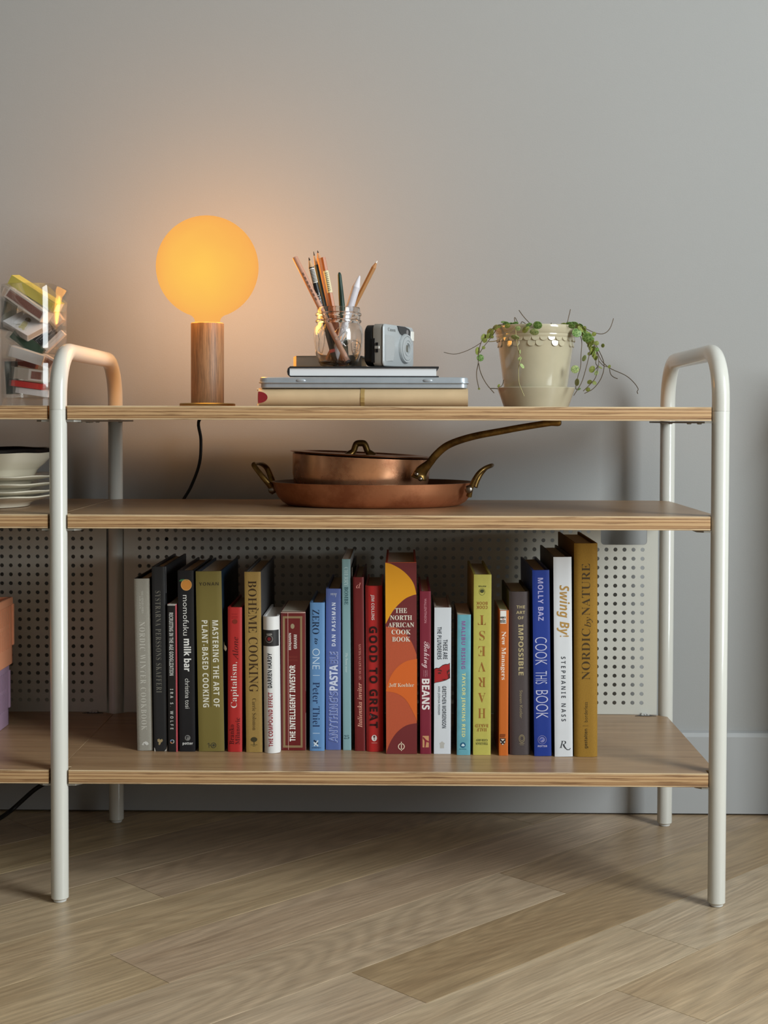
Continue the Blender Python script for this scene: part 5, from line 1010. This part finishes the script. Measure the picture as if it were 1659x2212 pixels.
onlid(ell(.02, -.18, .17, .42), DOGC, .0002); onlid(ell(.04, .42, .13, .22), DOGD, .0003); onlid(ell(.17, .40, .05, .16), (96, 80, 54), .0004); onlid(ell(-.08, .36, .045, .16), (96, 80, 54), .0004); onlid(ell(-.1, -.55, .08, .12), DOGC, .0003); onlid(ell(.14, -.55, .08, .12), DOGC, .0003); onlid([(-.16, -.4), (-.36, -.6), (-.38, -.52), (-.18, -.25)], (140, 136, 130), .0003)
mbox('dark green matchbook wedged open below the dog matchbox', 60, 742, -.018, 78, 26, 5, 38, 0, 0, (40, 62, 46), (52, 66, 50))
t, l, h, d = mbox('black card box with a paper-clip outline near the pitcher spout', 96, 726, .010, 52, 30, 12, -40, 0, 0, (44, 42, 46), (60, 58, 60))
q = [(-l*.75, -d-.0006, -h*.3), (-l*.75, -d-.0006, h*.25), (l*.8, -d-.0006, h*.25), (l*.8, -d-.0006, -h*.1), (-l*.45, -d-.0006, -h*.1)]
MB().tube(q, .0004, 6).build('clip_outline', col((170, 168, 166), .4), t, 40)
mbox('white box standing steeply beside the black card box', 117, 738, .004, 58, 13, 20, -44, 0, 0, (214, 198, 188), (210, 200, 190))
mbox('pink-white box end facing right under the yellow matchbox', 122, 687, .020, 28, 22, 30, 52, 0, 0, (206, 182, 160), (204, 180, 160))
mbox('plain white matchbox tilted across the middle of the pitcher', 60, 767, -.022, 72, 22, 34, 18, 6, 8, (198, 196, 196), (196, 190, 186))
mbox('white matchbox end with a framed brown striker beside the metal post', 104, 783, -.004, 26, 26, 30, 30, 0, 0, (220, 208, 204), (206, 196, 192), 1)
mbox('dark rust matchbox behind the tilted white one', 58, 786, .024, 46, 14, 22, 14, 0, 0, (112, 42, 28), (120, 60, 44))
mbox('matchbox half grey and half white with a brown striker square', 70, 809, -.014, 72, 24, 36, 7, 6, 3, (196, 190, 184), (180, 172, 162), None)
t = bpy.data.objects[-1] if False else None
mbox('thin red matchbox lying above the lowest white box', 62, 831, -.018, 66, 12, 38, 8, 4, 3, (182, 44, 40), (170, 60, 50))
mbox('lowest white matchbox lying on the pitcher floor', 74, 846, -.014, 70, 13, 40, 8, 0, 3, (204, 198, 198), (196, 190, 188))
mbox('dark green and black matchbook standing at the pitcher left wall', 26, 816, -.004, 26, 70, 20, -3, 10, 0, (48, 58, 52), (50, 50, 48))
mbox('olive matchbook standing upright at the upper left', 20, 678, .010, 26, 72, 22, 10, 25, 0, (96, 92, 62), (60, 58, 50))
for o in [o for o in bpy.data.objects if o.get('label') == 'matchbox half grey and half white with a brown striker square']:
    l, h, d = 72*vs_/2, 24*vs_/2, 36*vs_/2
    MB().box(-l, -l*.15, -d-.0002, -d, -h*.98, h*.98).build('grey_panel', col((160, 152, 142), .6), o, 0); MB().box(0, l*.62, -d-.0002, -d, -h*.68, h*.68).build('striker', STRK, o, 0)

# plates and bowl
CER = mat('cream_ceramic', (222, 214, 194), .12, coat=.5); BRIM = mat('black_rim_glaze', (16, 17, 20), .15)
EY = .17; es = SC(EY); ex = P(-62, 1060, EY).x; ez = lambda v: P(40, v, EY).z-ZM
PG = 'cream plates stacked on the middle shelf'
def wavy(a, r, z): return r*(1+.008*math.cos(10*a)*min(1, r/.1)), z+.0005*math.cos(10*a)*(r/.12)**6
def plate_mesh(h, lip):
    r = 182*es
    return MB().lathe([(1e-5, .0), (r*.62, 0), (r*.68, .001), (r*.70, h*.30), (r*.80, h*.52), (r*.97, h-.004), (r, h-.0018), (r, h-.0004), (r*.985, h), (r*.80, h*.52+.004), (r*.66, .006), (1e-5, .004)], 80, fn=wavy).mesh('plate', CER, 50)
zs_ = 0.0
lv = [1068, 1055, 1040, 1024]; names = ['lowest cream plate in the stack, sitting directly on the shelf', 'second cream plate from the bottom of the stack', 'third cream plate from the bottom of the stack', 'top cream plate, directly under the bowl']
tops = [ez(v) for v in lv]; PH = .0185
for zt_, nm in zip(tops, names):
    o = bpy.data.objects.new('plate', plate_mesh(PH if zt_ == tops[0] else .0165, 0)); COL.objects.link(o); o.location = (ex+rnd.uniform(-.001, .001), EY, ZM+(0 if zt_ == tops[0] else zt_-.0165)); o.rotation_euler = (0, 0, rnd.uniform(0, 1)); tag(o, nm, 'plate', PG)
bz0 = tops[-1]-.0125; bh_ = ez(968)-bz0; rb2 = 176*es
bowl = thing('bowl', 'cream ceramic bowl with a black rim on top of the stacked plates', 'bowl', (ex, EY, ZM+bz0+.0003))
MB().lathe([(1e-5, 0), (rb2*.66, 0), (rb2*.70, .001), (rb2*.76, bh_*.18), (rb2*.80, bh_*.36), (rb2*.825, bh_*.42), (rb2*.90, bh_*.56), (rb2*.96, bh_*.72), (rb2*.985, bh_-.006), (rb2*.95, bh_-.006), (rb2*.78, bh_*.46), (rb2*.6, .006), (1e-5, .005)], 72, fn=wavy).build('bowl_body', CER, bowl, 50)
MB().lathe([(rb2*.985, bh_-.0062), (rb2*1.0, bh_-.0015), (rb2*.99, bh_), (rb2*.965, bh_-.001), (rb2*.95, bh_-.0062)], 72, fn=wavy).build('black_rim', BRIM, bowl, 50)

# crates
def crate(name_lab, xr, yr, z0, h, rgb, w=.30, d=.235):
    t = thing('folding_crate', name_lab, 'crate', (xr-w/2, yr-d/2, z0)); cm = col(rgb, .45); tk = .005
    MB().box(-w/2+tk, w/2-tk, -d/2+tk, d/2-tk, .001, .004).build('crate_floor', cm, t, 0)
    for ax_, sgn in (('x', 1), ('x', -1), ('y', 1), ('y', -1)):
        Ln = d if ax_ == 'x' else w; m = MB()
        n = int(Ln/.0095)
        Mx = (Matrix.Translation((sgn*(w/2), 0, 0)) @ Matrix.Rotation(PI/2*sgn, 4, 'Z')) if ax_ == 'x' else (Matrix.Translation((0, sgn*d/2, 0)) @ Matrix.Rotation(0 if sgn < 0 else PI, 4, 'Z'))
        e = Ln/2
        m.box(-e, e, 0, tk, 0, h*.26, Mx, bev=.0008); m.box(-e, e, -.001, tk+.001, h*.88, h, Mx, bev=.001); m.box(-e, e, .001, tk-.001, h*.55, h*.61, Mx)
        m.box(-e, -e+.014, 0, tk, h*.26, h*.88, Mx); m.box(e-.014, e, 0, tk, h*.26, h*.88, Mx)
        for i in range(1, n):
            x = -e+Ln*i/n
            if abs(x) < e-.016: m.box(x-.0028, x+.0028, .0008, tk-.0008, h*.25, h*.885, Mx)
        m.build('side_wall', cm, t, 0)
    m = MB()
    for sx in (-1, 1):
        for sy in (-1, 1): m.box(sx*w/2-.004, sx*w/2+.0025, sy*d/2-.004, sy*d/2+.0025, h*.28, h*.9, bev=.001)
    m.build('corner_hinges', cm, t, 0); return t
cy_r = .2775
pz1_ = P(20, 1433, cy_r).z-ZB; oz1 = P(27, 1289, cy_r).z-ZB-pz1_
crate('small lilac folding crate at the bottom of the crate stack', P(19, 1500, cy_r).x, cy_r, ZB+.0002, pz1_-.0006, (166, 136, 158))
crate('small peach-orange folding crate stacked on the lilac one', P(27, 1350, cy_r).x, cy_r, ZB+pz1_+.0002, oz1-.0004, (226, 150, 112))
# loose cable under the left shelf
cb = MB().tube([Vector(p) for p in spline([P(128, 1676, .36), P(95, 1693, .36), P(72, 1708, .36), P(45, 1732, .36), P(22, 1752, .35), P(-10, 1772, .30), PZ(-70, 1790, .004), PZ(-220, 1792, .004)], 6)], .0036, 10).build('power_cable', BLACKC, None, 60)
tag(cb, 'black cable sagging from under the left lower shelf to the floor', 'cable')
flush_texts()
